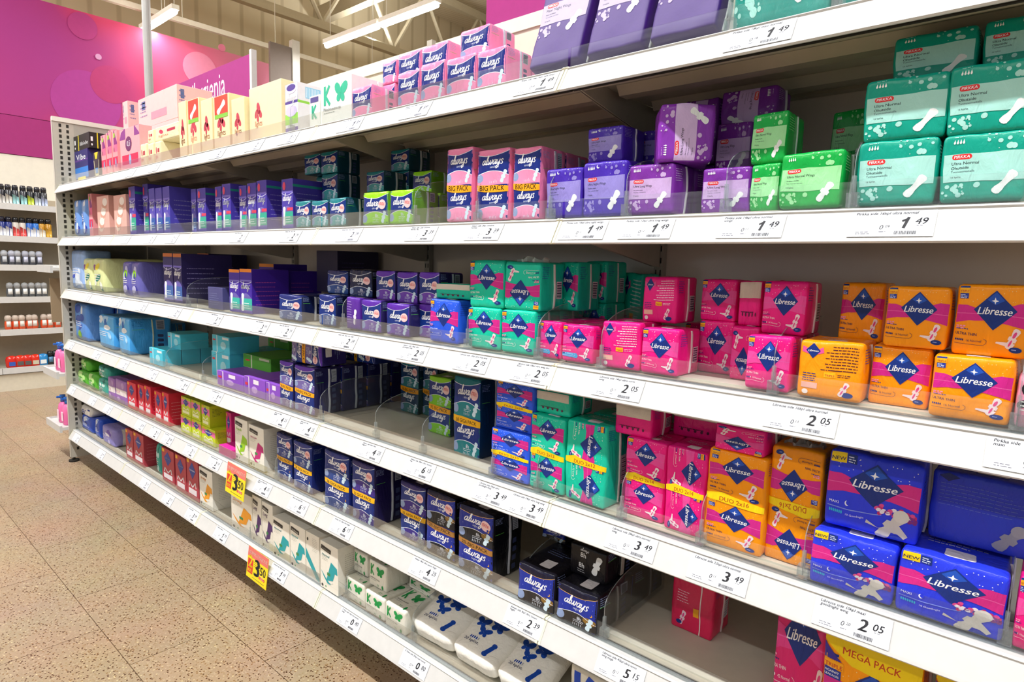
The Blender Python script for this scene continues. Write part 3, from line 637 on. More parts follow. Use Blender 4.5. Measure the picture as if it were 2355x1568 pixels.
kA('AS2', 'tall pink sensitive pad pack, orange band', big, '#ea7ca8', h=.185, w=.1, d=.1, dark='#ea7ca8', seed=42, amp=.0025)
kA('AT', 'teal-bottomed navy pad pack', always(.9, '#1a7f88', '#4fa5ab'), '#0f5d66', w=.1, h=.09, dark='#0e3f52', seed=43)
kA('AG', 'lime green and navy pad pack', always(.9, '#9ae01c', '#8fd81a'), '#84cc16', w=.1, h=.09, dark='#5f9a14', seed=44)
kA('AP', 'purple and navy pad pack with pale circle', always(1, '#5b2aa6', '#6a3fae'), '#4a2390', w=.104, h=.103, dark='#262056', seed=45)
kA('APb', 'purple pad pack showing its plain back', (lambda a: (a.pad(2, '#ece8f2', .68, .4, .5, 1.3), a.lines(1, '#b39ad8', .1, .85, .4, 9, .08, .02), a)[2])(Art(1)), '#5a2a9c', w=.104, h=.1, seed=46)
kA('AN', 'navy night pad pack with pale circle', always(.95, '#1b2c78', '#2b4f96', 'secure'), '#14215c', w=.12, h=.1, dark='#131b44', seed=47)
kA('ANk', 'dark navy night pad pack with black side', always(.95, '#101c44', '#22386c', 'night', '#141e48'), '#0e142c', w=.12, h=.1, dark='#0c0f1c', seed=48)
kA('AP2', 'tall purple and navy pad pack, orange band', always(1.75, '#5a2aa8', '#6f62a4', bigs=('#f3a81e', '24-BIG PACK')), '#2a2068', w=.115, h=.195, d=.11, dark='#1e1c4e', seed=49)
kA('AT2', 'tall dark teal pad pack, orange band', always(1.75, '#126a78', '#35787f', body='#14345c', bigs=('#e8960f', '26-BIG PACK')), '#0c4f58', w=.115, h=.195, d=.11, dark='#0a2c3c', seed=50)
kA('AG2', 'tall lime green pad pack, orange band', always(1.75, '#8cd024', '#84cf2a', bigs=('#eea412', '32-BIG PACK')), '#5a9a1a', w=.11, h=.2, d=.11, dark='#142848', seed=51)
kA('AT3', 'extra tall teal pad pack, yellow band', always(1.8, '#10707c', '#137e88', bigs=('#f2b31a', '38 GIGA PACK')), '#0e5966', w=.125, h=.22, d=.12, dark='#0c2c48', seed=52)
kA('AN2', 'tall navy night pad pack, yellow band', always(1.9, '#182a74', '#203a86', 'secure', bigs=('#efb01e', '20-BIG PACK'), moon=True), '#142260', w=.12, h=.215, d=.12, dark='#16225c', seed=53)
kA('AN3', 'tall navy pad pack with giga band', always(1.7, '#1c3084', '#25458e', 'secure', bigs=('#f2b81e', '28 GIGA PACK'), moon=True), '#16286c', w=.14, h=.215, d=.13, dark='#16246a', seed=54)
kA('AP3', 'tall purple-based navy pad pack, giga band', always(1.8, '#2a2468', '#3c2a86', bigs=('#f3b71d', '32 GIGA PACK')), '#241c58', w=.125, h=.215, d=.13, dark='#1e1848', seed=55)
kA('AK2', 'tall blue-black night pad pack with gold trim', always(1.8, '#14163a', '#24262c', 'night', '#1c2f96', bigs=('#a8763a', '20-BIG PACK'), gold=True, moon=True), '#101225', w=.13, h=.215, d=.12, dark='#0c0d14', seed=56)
kA('AK', 'black-topped night pad pack with gold rim', always(.95, '#14152e', '#33302f', 'night', '#1e329c', gold=True, moon=True, free=False), '#14131c', w=.125, h=.108, d=.16, dark='#17151b', seal=('#a8a4a0', .004), seed=57, amp=.003)
akt = Art(.8); akt.text(1, WHT, '8h', .3, .5, h=.12, bold=.012); akt.text(1, WHT, '8h', .26, .25, h=.12, bold=.012); akt.text(1, '#d9dbe2', '@always', .3, .66, w=.24); akt.pad(1, '#e8ecf0', .76, .42, .5, 1.25); akt.lines(1, '#c8c8d0', .22, .19, .26, 2, .05, .015)
kA('AKt', 'black night pad pack lying with large 8h lettering', akt, '#151419', w=.14, h=.1, d=.14, dark='#1a181d', seal=('#c9c4bb', .012), seed=58, amp=.003)

# boxed panty liners
def dailies(low='#2aa98f', tall=1.8, red=True, top=None):
    A = Art(tall); A.rect(1, '#7a6cd0', 0, tall * .72, 1, tall); A.line(2, '#b9b4e2', [(x / 8, tall * (.72 - .05 * math.sin(PI * x / 8))) for x in range(9)], .03)
    A.text(3, WHT, '@always', .5, tall * .56, w=.8, align='c')
    A.poly(1, '#6c60b4', [(0, tall * .05)] + [(x / 8, tall * (.34 + .12 * math.sin(PI * x / 8))) for x in range(9)] + [(1, tall * .05)]); A.rect(2, low, .2, tall * .08, 1, tall * .34)
    A.pad(3, '#eef2f4', .22, tall * .25, .7, 1.5, None, False)
    if red: A.ell(3, '#e04468', .24, tall * .86, .13, .15); A.rect(4, '#e33a56', .5, tall * .36, 1, tall * .42)
    if top: A.rect(5, top, 0, tall * .93, 1, tall)
    A.lines(3, '#e8fff8', .35, tall * .22, .55, 3, .09, .03)
    return A
def kB(key, desc, F_, base, w, d, h, R_=None, T_=None, name='liner_box', cat='box', **k): kind(key, name, w, d, h, base, desc, cat, F_=F_, R_=R_, T_=T_, soft=False, **k)
def bside(A_, c, c2='#8f88c8', tri=False, bandc=None):
    S = Art(A_); 
    if bandc: S.rect(1, bandc, 0, A_ * .84, 1, A_ * .89)
    S.lines(1, c2, .1, A_ * .7, .7, 6, A_ * .1, .012, 4)
    return S
kB('AD', 'purple panty liner carton with teal base', dailies(), '#4334a4', .076, .16, .145, R_=bside(.9, 0, bandc='#1f8f86'))
kB('ADb', 'indigo panty liner carton with blue base', dailies('#2458a8', red=False), '#4a40ae', .07, .2, .14, R_=bside(.7, 0))
kB('ADo', 'purple panty liner carton with orange top strip', dailies('#32b7a8', 1.7, top='#f08a1e', red=False), '#3d1aa0', .1, .16, .15, R_=bside(.9, 0, '#b04aa8'))
kB('ADt', 'tall indigo carton with white bottle shapes', dailies('#3b62a8', 2.0, top='#e07a3a', red=False), '#2c2366', .1, .24, .19, R_=bside(.8, 0))
kB('ADk', 'plain dark purple carton at the back', None, '#221c44', .16, .2, .1, R_=bside(.5, 0, '#3c3468'))
kB('ADs', 'small grey-violet carton', bside(.8, 0, '#8a90b8'), '#4a4a80', .1, .1, .07)
ab = Art(2.0); ab.rect(1, '#4a2f90', 0, 1.2, 1, 2); ab.ell(2, '#d8cfee', .5, 1.75, .4, .16); ab.ell(3, '#4a2f90', .5, 1.83, .36, .13); ab.text(4, WHT, '@always', .5, 1.32, w=.8, align='c'); ab.ell(2, '#cfc2e8', .5, .9, .45, .22); ab.rect(3, '#93d04a', 0, .38, 1, .8); ab.rect(3, '#6a50a8', 0, 0, 1, .25)
abs_ = Art(1.2); abs_.rect(1, '#8ec8ea', .3, .85, .9, 1.12); abs_.rect(1, '#93d04a', 0, .72, 1, .78)
for i in range(9): abs_.rect(2, '#e8f2f8', .33 + i * .06, .87, .35 + i * .06, 1.1)
kB('AB', 'slim white and purple liner carton', ab, '#e6e4ea', .07, .1, .16, R_=abs_)
def butterfly(A, x, y, s, c):
    A.ell(2, c, x - .085 * s, y + .07 * s, .10 * s, .072 * s, 12, -.75); A.ell(2, c, x + .10 * s, y + .06 * s, .115 * s, .075 * s, 12, .6)
    A.ell(3, c, x - .06 * s, y - .06 * s, .065 * s, .052 * s, 12, .9); A.ell(3, c, x + .055 * s, y - .065 * s, .07 * s, .055 * s, 12, -1.0)
    A.line(4, c, [(x - .02 * s, y - .09 * s), (x + .015 * s, y + .08 * s)], .022 * s); A.line(2, c, [(x + .01 * s, y + .07 * s), (x + .04 * s, y + .16 * s)], .007 * s)
def kmenu(A_, c='#12b28c', green=False, sub='Pikkuhousunsuoja'):
    A = Art(A_); k = .32 if A_ < 1 else .55
    A.line(2, c, [(.14, A_ * .45), (.145, A_ * .88)], .07); A.line(2, c, [(.16, A_ * .66), (.30, A_ * .88)], .06); A.line(2, c, [(.16, A_ * .66), (.31, A_ * .45)], .06)
    def bf(x, y, s, c):
        butterfly(A, x, y, s, c)
    A.bf = bf; bf(.66, A_ * .66, 1.1, c)
    A.text(2, '#20303a', sub, .1, A_ * .32, w=.56); A.lines(2, '#7a8a8a', .1, A_ * .27, .5, 1, .04, .012)
    if green: A.ell(2, c, .80, A_ * .14, .045, .075); A.lines(2, c, .5, A_ * .16, .16, 2, .04, .014)
    return A
kB('KB', 'white liner carton with big turquoise K and butterfly', kmenu(.72), '#eef0ea', .18, .1, .13)
kb2 = Art(1.7); kb2.line(2, '#12b28c', [(.3, .5), (.3, 1.2)], .16); kb2.line(2, '#12b28c', [(.34, .85), (.65, 1.2)], .14); kb2.line(2, '#12b28c', [(.34, .85), (.68, .5)], .14); kb2.rect(1, '#4a3f88', .1, 1.35, .9, 1.62)
kB('KBn', 'narrow white liner carton with turquoise K', kb2, '#eef0ea', .08, .08, .14)
def lights(tagc=False):
    A = Art(1.7)
    for x, y, rx, ry, ro in ((.5, 1.0, .12, .2, .3), (.35, .85, .1, .16, -.6), (.62, .82, .1, .15, .7), (.45, .7, .07, .12, 0)): A.ell(1, '#c0354a', x, y, rx, ry, 12, ro)
    A.text(1, '#d98a6a', 'lights', .5, .45, w=.5, bold=.01, align='c'); A.line(1, '#e6d2ae', [(.1, 1.3), (.3, 1.1), (.38, .7), (.3, .2)], .015)
    if tagc: A.rect(3, '#e23b22', .08, 1.0, .92, 1.68); A.pad(4, '#f5efe8', .5, 1.32, .6, .6, None, False); A.rect(4, '#7cc23a', .08, 1.0, .92, 1.12)
    return A
kB('LI', 'cream liner carton with red flower', lights(), '#f0dfae', .09, .14, .17); kB('LIt', 'cream liner carton, flower and red tag', lights(True), '#f0dfae', .09, .14, .17)
liw = Art(.8); liw.sub(lights(), .3, .42, .45); kB('LIw', 'wide cream liner carton with handle hole and flower', liw, '#efe0b4', .24, .14, .19, R_=None)
def small_soft():
    A = Art(1); A.ell(1, '#c8485a', .3, .6, .08, .16, 12, .3); A.rect(1, '#b8404a', .55, .5, .9, .68); A.text(1, '#d98a6a', 'lights', .2, .25, w=.4); return A
kind('LIs', 'liner_pack', .1, .12, .09, '#f2e6bc', 'small soft cream liner pack with red flower', 'liner pack', F_=small_soft(), soft=True, seed=61)
def incont(c2='#8a2a78'):
    A = Art(1.8); A.rect(1, c2, .3, 1.2, 1, 1.8); A.rect(2, '#e86a90', .2, .9, 1, 1.2); A.rect(3, '#9ac83a', .3, 1.5, .6, 1.68); A.rect(2, '#d81f50', 0, .38, 1, .7); A.ell(3, '#7fa8d0', .6, .45, .12, .2); A.ell(3, '#6a2a40', .35, 1.0, .07, .1); return A
kB('IN', 'pink light-incontinence carton with red stripe', incont(), '#ee9aa0', .1, .16, .165)
inw = Art(.8); inw.rect(1, '#8a3a88', .0, .6, .3, .8); inw.rect(1, '#8a3a88', .75, .62, 1, .8); inw.ell(2, '#6a2a60', .45, .5, .16, .14); inw.text(3, WHT, '0,5', .45, .46, w=.16, align='c'); inw.rect(1, '#d81f50', .1, .12, .9, .3); inw.ell(2, '#8fb4dc', .5, .2, .06, .1)
kB('INw', 'wide pink carton with violet 0,5 badge', inw, '#f0a4aa', .2, .06, .17)
ps = Art(.5); ps.rect(1, '#d890a0', .35, .1, .75, .22); ps.lines(1, '#8a7aa0', .06, .4, .2, 4, .07, .02); ps.rect(1, '#5a6a9a', .1, .3, .2, .44)
kB('PS', 'pale pink carton stacked on the top shelf', ps, '#f0bcb8', .3, .18, .1, R_=ps)
psn = Art(1.1); psn.rect(1, '#5a6a9a', .2, .55, .5, .9); psn.lines(1, '#c08a9a', .15, .4, .6, 3, .1, .03)
kB('PSn', 'small pale pink carton at the stack edge', psn, '#f0bcb8', .1, .12, .1)
blk = Art(.7); blk.rect(1, '#e6d41c', .3, 0, .34, .7); blk.text(1, '#e8e8ea', 'libide', .42, .2, w=.5, bold=.012); blk.rect(1, '#e8e8ea', .06, .3, .14, .5); blk.ell(1, '#e8e8ea', .1, .15, .03, .05)
kB('BK', 'black carton with yellow stripe', blk, '#1a1516', .15, .14, .1, R_=blk)
nv = Art(1.6); nv.rect(1, '#5a2a8a', 0, 1.1, 1, 1.6); nv.rect(1, '#2a7ad0', 0, .3, 1, .8); nv.rect(2, '#f0dc4a', .2, .1, .8, .35); nv.text(3, WHT, 'Vibe', .5, 1.15, w=.7, align='c')
kB('NV', 'blue and violet carton beside the end panel', nv, '#241f6a', .12, .12, .16)
yc = Art(1.1); yc.poly(1, '#e8c81c', [(.2, 1.1), (.8, 1.1), (.6, .85), (.35, .85)]); yc.poly(1, '#d9d2a8', [(.05, .8), (.25, .2), (.8, .2), (.95, .8), (.9, .8), (.75, .28), (.3, .28), (.12, .8)]); yc.rect(1, '#3a86c8', .3, .3, .7, .5)
kB('YC', 'small dark carton with yellow flap', yc, '#2a2030', .12, .12, .14)
# household style cartons of the second shelf
cy = Art(.9); cy.rect(1, '#e9f2f4', 0, 0, .3, .9); cy.rect(2, '#d8303a', .05, .6, .2, .68); cy.rect(1, '#e9f2f4', .6, .72, .95, .84); cy.ell(1, '#a8e2ee', .65, .4, .16, .2)
kB('CY', 'turquoise liner carton with white end strip', cy, '#48c6e0', .11, .14, .085)
pu = Art(.42); pu.rect(1, '#efe6f0', 0, 0, .24, .42); pu.rect(2, '#d8303a', .05, .22, .18, .28); pu.rect(1, '#efe6f0', .45, .28, .7, .38); pu.ell(1, '#c8a0e4', .5, .15, .14, .08)
kB('PU', 'low lilac liner carton with white end strip', pu, '#8a4ac4', .16, .3, .07)
gr = Art(.6); gr.rect(1, '#dfeac0', 0, 0, .33, .6); gr.rrect(2, '#d8303a', .08, .3, .25, .37, .03); gr.rect(1, '#dfeac0', .6, .45, .95, .55)
kB('GR', 'green liner carton with pale end panel', gr, '#55b030', .13, .2, .075)
# vuokkoset cartons
def vuok(c, name, c2=None, A_=1.9):
    A = Art(A_); k = A_ / 1.9
    A.poly(2, '#1c1a1a', [(.07, 1.76 * k), (.62, 1.69 * k), (.60, 1.52 * k), (.05, 1.59 * k)]); A.text(3, '#e8e4da', 'vuokkoset', .33, 1.59 * k, w=.44, bold=.012, align='c', rot=-.12)
    A.text(2, c, name, .1, 1.34 * k, w=.44, shear=.3, bold=.012); A.lines(2, '#b0aca0', .1, 1.3 * k, .4, 3, .06, .014)
    A.poly(2, c, [(.62, 1.22 * k), (.95, 1.08 * k), (.98, .82 * k), (.84, .84 * k), (.72, .5 * k), (.34, .38 * k), (.42, .6 * k)]); A.poly(3, c2 or c, [(.05, .72 * k), (.2, .5 * k), (.42, .28 * k), (.62, .3 * k), (.36, .44 * k), (.12, .66 * k)])
    A.poly(3, '#f2efe6', [(.45, .42 * k), (.75, .44 * k), (.66, .35 * k), (.5, .34 * k)]); A.rrect(3, '#3a8a4a', .40, .62 * k, .58, .74 * k, .02)
    A.ell(2, '#2a2a26', .12, .12 * k, .055, .06); A.ell(2, '#5aa06a', .32, .13 * k, .03, .04); A.line(2, '#c9c3b6', [(0, .24 * k), (1, .24 * k)], .006); return A
vs_ = Art(1.6); vs_.lines(1, '#bdb8a8', .2, 1.3, .5, 14, .07, .012, 3); vs_.line(1, '#c0bbab', [(.0, .55), (.4, .0)], .01)
for ky, c, nm, de in (('VT', '#1aa3ac', 'Normal', 'ivory pad carton with turquoise ribbon'), ('VP', '#4a2468', 'Long', 'ivory pad carton with dark purple ribbon'), ('VO', '#f2a01c', 'String', 'ivory liner carton with yellow-orange ribbon'), ('VG', '#9ad01c', 'Fresh', 'ivory liner carton with lime ribbon'), ('VK', '#c81f7c', 'Ultra-Light', 'ivory liner carton with magenta ribbon')):
    kB(ky, de, vuok(c, nm), '#f2eee2', .11, .14, .215, R_=vs_)
vr = Art(1.9); vr.poly(2, '#1aa3ac', [(.0, 1.2), (.2, 1.0), (1, .2), (1, 0), (.8, .1), (0, .8)]); vr.lines(1, '#b0aca0', .5, 1.7, .4, 8, .07, .014); vr.ell(2, '#2a2a26', .14, 1.6, .06, .07)
kB('VTs', 'ivory pad carton turned so its diagonal ribbon shows', vr, '#ece7da', .11, .14, .215)
# K Menu
kind('KM', 'pad_pack', .11, .12, .095, '#e9e7da', 'small white pad pack with green K and butterfly', 'pad pack', F_=kmenu(.9, '#17964a', True, 'Siivellinen ohutside'), T_=kmenu(.9, '#17964a', True, 'Siivellinen ohutside'), soft=True, seed=71, amp=.002)
def bfly():
    A = Art(1.9); h = kmenu(.9)
    R = [(.26, .72, .85), (.60, .80, 1.1), (.42, .54, .8), (.34, 1.04, 1.1), (.72, 1.12, 1.0), (.4, 1.42, 1.1)]
    def bf(x, y, s, c):
        butterfly(A, x, y, s, c)
    for x, y, s in R: bf(x, y, s * .95, '#1446a8')
    for i in range(5): A.ell(2, '#1446a8' if i < 4 else '#b8bcc4', .24 + i * .045, .36, .015, .035, 8)
    A.text(2, '#1a2a5a', '20 kpl/st.', .16, .25, w=.32, bold=.01); A.line(2, '#1446a8', [(.68, .20), (.78, .40)], .085); A.ell(2, '#1446a8', .78, .41, .055, .05); A.ell(2, '#1446a8', .68, .19, .055, .05)
    return A
kind('KW', 'pad_bag', .15, .29, .075, '#f4f1e8', 'flat white pad bag printed with blue butterflies', 'pad bag', T_=bfly(), soft=True, seed=72, amp=.004, r=.022, bulge=(.004, .004, .006), nseg=26)
kt = Art(1.3); kt.line(2, '#1446b8', [(.12, .0), (.14, 1.2)], .12); kt.line(2, '#1446b8', [(.16, .6), (.4, 1.2)], .11); kt.line(2, '#1446b8', [(.16, .6), (.42, 0)], .11); kt.text(2, '#1a2030', 'Terveysside', .5, .8, w=.42)
kind('KT', 'pad_pack', .17, .12, .2, '#e6e1d2', 'cream pad pack with large blue K', 'pad pack', F_=kt, soft=True, seed=73)
# far left items
def blob(base, cols, A_=1.2, seed=1, n=6):
    R = random.Random(seed); A = Art(A_)
    for i in range(n): A.ell(1 + i % 3, R.choice(cols), R.uniform(.2, .8), R.uniform(.15, A_ - .15), R.uniform(.08, .28), R.uniform(.06, .2), 12, R.uniform(0, 2))
    A.lines(4, '#f4f4f4', .15, A_ * .5, .6, 3, .09, .03, seed); return A
def kS(key, base, cols, desc, w, d, h, seed, A_=1.2, seal=None, R2=None, amp=.003): kind(key, 'hygiene_pack', w, d, h, base, desc, 'pack', F_=blob(base, cols, A_, seed), R_=R2, soft=True, seed=seed, seal=seal, amp=amp, r=.016, bulge=(.008, .007, .002), nseg=12)
kS('YG', '#cdd24a', ['#f4f6e8', '#e8d83a', '#7aa83a'], 'yellow-green soft pack', .1, .14, .16, 81)
kS('BL', '#6f9ce0', ['#e6eefa', '#2a4ab8', '#3a62c8'], 'light blue soft pack with dark top', .1, .14, .17, 82, 1.7)
kS('BT', '#9cbcf0', ['#2448c8', '#e6f0ff'], 'tall glossy light blue pack leaning outward', .16, .16, .2, 83, 1.5)
kS('YW', '#dfe6a8', ['#f6f8ea', '#f0dc2a', '#1a7a6a', '#8a4a98'], 'white and yellow soft twin pack', .16, .18, .2, 84)
kS('VG2', '#6a66b4', ['#c8c6ec', '#8fd01c', '#3a38a0'], 'lavender pack with lime swoosh', .12, .14, .19, 85, 1.6)
kS('SK', '#62b4ee', ['#a8d4f4', '#e8f0f8', '#2a6ac0'], 'sky blue soft pack with pale seam', .13, .22, .19, 86, 1.6, seal=('#d8e4c8', .006), R2=aside('#3f9ae0', 1, '#3f9ae0', 4, '#1a5aa0'))
kS('SG', '#5c94e0', ['#e6eef4', '#8ac01c', '#2a50b0'], 'blue soft pack with lime patch', .16, .16, .2, 87, 1.6)
kS('GG', '#5cb83a', ['#b6e08a', '#3a9a2a', '#e8f4d8'], 'small leafy green liner pack', .1, .1, .09, 88)
kS('TG', '#3fa596', ['#c0e4dc', '#1a7a70', '#e8f4f0'], 'sea green and white liner pack', .12, .12, .1, 89)
lv = Art(1.4); lv.rect(1, '#e9dfe0', 0, .5, 1, .85); lv.lines(2, '#c03a5a', .1, .7, .5, 2, .08, .03); lv.ell(1, '#c8a4dc', .3, .25, .15, .12); lv.ell(1, '#b88ccc', .7, 1.1, .12, .2)
kind('LV', 'liner_pack', .13, .14, .14, '#9a6ab4', 'lilac liner pack with pale label', 'liner pack', F_=lv, soft=True, seed=90)
def small_lib(base, A_=1.4, low='#e8dfe2'):
    A = Art(A_); A.poly(2, '#2a3f96', [(.5, A_ * .92), (.2, A_ * .72), (.5, A_ * .5), (.8, A_ * .72)]); A.text(3, WHT, 'Libresse', .5, A_ * .7, w=.44, shear=.3, bold=.012, align='c'); A.rect(2, '#f2b01c', .05, A_ * .88, .25, A_ * .97)
    A.rect(2, low, .15, A_ * .12, .85, A_ * .26); A.line(2, low, [(.2, A_ * .3), (.25, A_ * .42), (.5, A_ * .3), (.75, A_ * .44), (.8, A_ * .3)], .06); return A
kB('RB', 'red liner carton with small blue diamond', small_lib('#e02038'), '#dc2440', .11, .12, .15, R_=bside(1, 0, '#f0a0b0'))
kB('RP', 'dusty red tall liner carton with white wing shapes', small_lib('#c84a54', 2.0), '#b23a48', .13, .16, .21, R_=bside(1.3, 0, '#d88a90'))
yl = small_lib('#cfdc1c', 1.0, '#f2f4c8'); yl.poly(1, '#e86aa0', [(0, .5), (.3, .6), (.7, .6), (1, .5), (1, .85), (0, .85)])
kB('YL', 'lime yellow liner carton with small blue diamond', yl, '#c8d61c', .12, .16, .11, R_=side_print('#c8d61c', '#4a6a2a', True, .7))
pb = Art(1.6)
for i in range(9): pb.ell(1 + i % 3, ['#f2d8c8', '#d9a08c', '#f6e8e0'][i % 3], .3 + .05 * i, .3 + .13 * i, .2, .16)
kB('PB', 'pale pink carton with soft beige pattern', pb, '#e8b0a4', .1, .16, .165)
kB('PK', 'hot pink liner carton with blue diamond', small_lib('#e02a8c', 2.0), '#e02a8c', .1, .1, .17); kB('PKo', 'low opened hot pink tray carton', None, '#e0249a', .14, .12, .03)
kS('BB', '#2a52c4', ['#7a9ae4', '#e0e8f8', '#1a3498'], 'royal blue soft pack', .13, .14, .13, 91); kS('VB', '#8f86c8', ['#efeaf8', '#5a3ab0', '#c8c0e8'], 'lavender soft pack with white side', .12, .14, .13, 92, R2=(lambda a: (a.rect(1, '#dcd4d0', .3, 0, .7, 1), a)[1])(Art(1)))
kS('WB', '#e2ddd6', ['#f4f2ee', '#2a3a90'], 'white and blue small pack', .14, .1, .05, 93, .5)
kS('PW', '#ee9ab8', ['#f6f0f2', '#ffffff', '#2a2a30'], 'pale pink and white pack at the frame edge', .15, .12, .14, 94)

# ------------------------------------------------------------------ placing
ITEMS = []   # dict(box, obj, kind, level, tier)
def put(l, key, xl, xr, yt, yb, Y, rot=None, back=0, tier=0, d=None, clash=True, pos=None, n=1):
    K = PROTO[key]; ym = (yt + yb) / 2
    a = atY(xl, ym, Y).x; b = atY(xr, ym, Y).x; w = b - a
    zt, zb = atY(xl, yt, Y).z, atY(xl, yb, Y).z; h = zt - zb; d = d or K['d']
    deck = DK[l]; cands = [deck]
    y0, y1 = Y, Y + d
    for it in ITEMS:
        if it['l'] == l and min(b, it['x1']) - max(a, it['x0']) > .015 and min(y1, it['y1']) - max(y0, it['y0']) > .02: cands.append(it['z1'])
    base = min(cands, key=lambda z: abs(z - zb)) if tier else deck
    if tier and base == deck and len(cands) > 1: base = max([c for c in cands if c <= zb + .06] or [deck])
    if tier and base == deck and zb - deck > .03:
        n_ = max(1, round((zb - deck) / K['h'])); hh = (zb - deck) / n_
        for q in range(n_):   # the packs this one stands on, mostly hidden behind the front row
            f = bpy.data.objects.new(K['name'], K['me']); COL.objects.link(f); f.location = ((a + b) / 2, Y + d / 2, deck + q * hh); f.scale = (w / K['w'], d / K['d'], hh / K['h'])
            for nm, me in K['ch']: c = bpy.data.objects.new(nm, me); COL.objects.link(c); c.parent = f
            ITEMS.append(dict(l=l, x0=a, x1=b, y0=y0, y1=y1, z0=deck + q * hh, z1=deck + (q + 1) * hh, o=f, k=key, desc=K['desc'], cat=K['cat'], t=q, row=0, pos=None, fill=1))
        base = zb
    h = max(zt - base, .35 * K['h']); h = min(h, (LZ[l + 1] + .012 if l < 5 else 3) - base)
    w = max(w, .03)
    if a < X0 + .004: a = X0 + .004
    if l < 4: h = min(h, LZ[l + 1] - .003 - base)
    if rot is None and clash:
        for it in ITEMS:
            if it['l'] == l and min(y1, it['y1']) - max(y0, it['y0']) > .001 and min(base + h, it['z1']) - max(base, it['z0']) > .004:
                ov = min(a + w, it['x1']) - max(a, it['x0'])
                if ov > .0005:
                    oy = min(y1, it['y1']) - max(y0, it['y0'])
                    if ov < .03 and ov < w * .4:
                        if (a + w / 2) > (it['x0'] + it['x1']) / 2: a2 = it['x1'] + .001; w -= a2 - a; a = a2
                        else: w = it['x0'] - .001 - a
                    else:
                        sh = (it['y1'] + .002 - y0) if (y0 + y1) > (it['y0'] + it['y1']) else 0
                        y0 += sh; y1 += sh
    if y1 > YB - .025:
        s = y1 - (YB - .025); 
        if y0 - s > .055 and False: y0 -= s
        y1 = YB - .025; d = max(.03, y1 - y0)
    o = bpy.data.objects.new(K['name'], K['me']); COL.objects.link(o)
    o.location = ((a + a + w) / 2, y0 + d / 2, base)
    o.scale = (w / K['w'], d / K['d'], h / K['h'])
    if rot: o.rotation_euler = [math.radians(r) for r in rot]
    else: o.rotation_euler = (0, 0, math.radians(random.uniform(-.6, .6)))
    for nm, me in K['ch']:
        c = bpy.data.objects.new(nm, me); COL.objects.link(c); c.parent = o
    ITEMS.append(dict(l=l, x0=a, x1=a + w, y0=y0, y1=y0 + d, z0=base, z1=base + h, o=o, k=key, desc=K['desc'], cat=K['cat'], t=tier, row=0, pos=pos))
    it0 = ITEMS[-1]
    for i in range(1, back + 1):
        yy = y0 + (d + .004) * i
        if yy + d > YB - .01: break
        o2 = o.copy(); COL.objects.link(o2); o2.location.y = yy + d / 2; o2.location.x += random.uniform(-.002, .002)
        for ch in [c for c in o.children if c is not o2]:
            if ch.parent is o:
                c2 = ch.copy(); COL.objects.link(c2); c2.parent = o2
        q = dict(it0); q.update(y0=yy, y1=yy + d, o=o2, row=i); ITEMS.append(q)
    return o

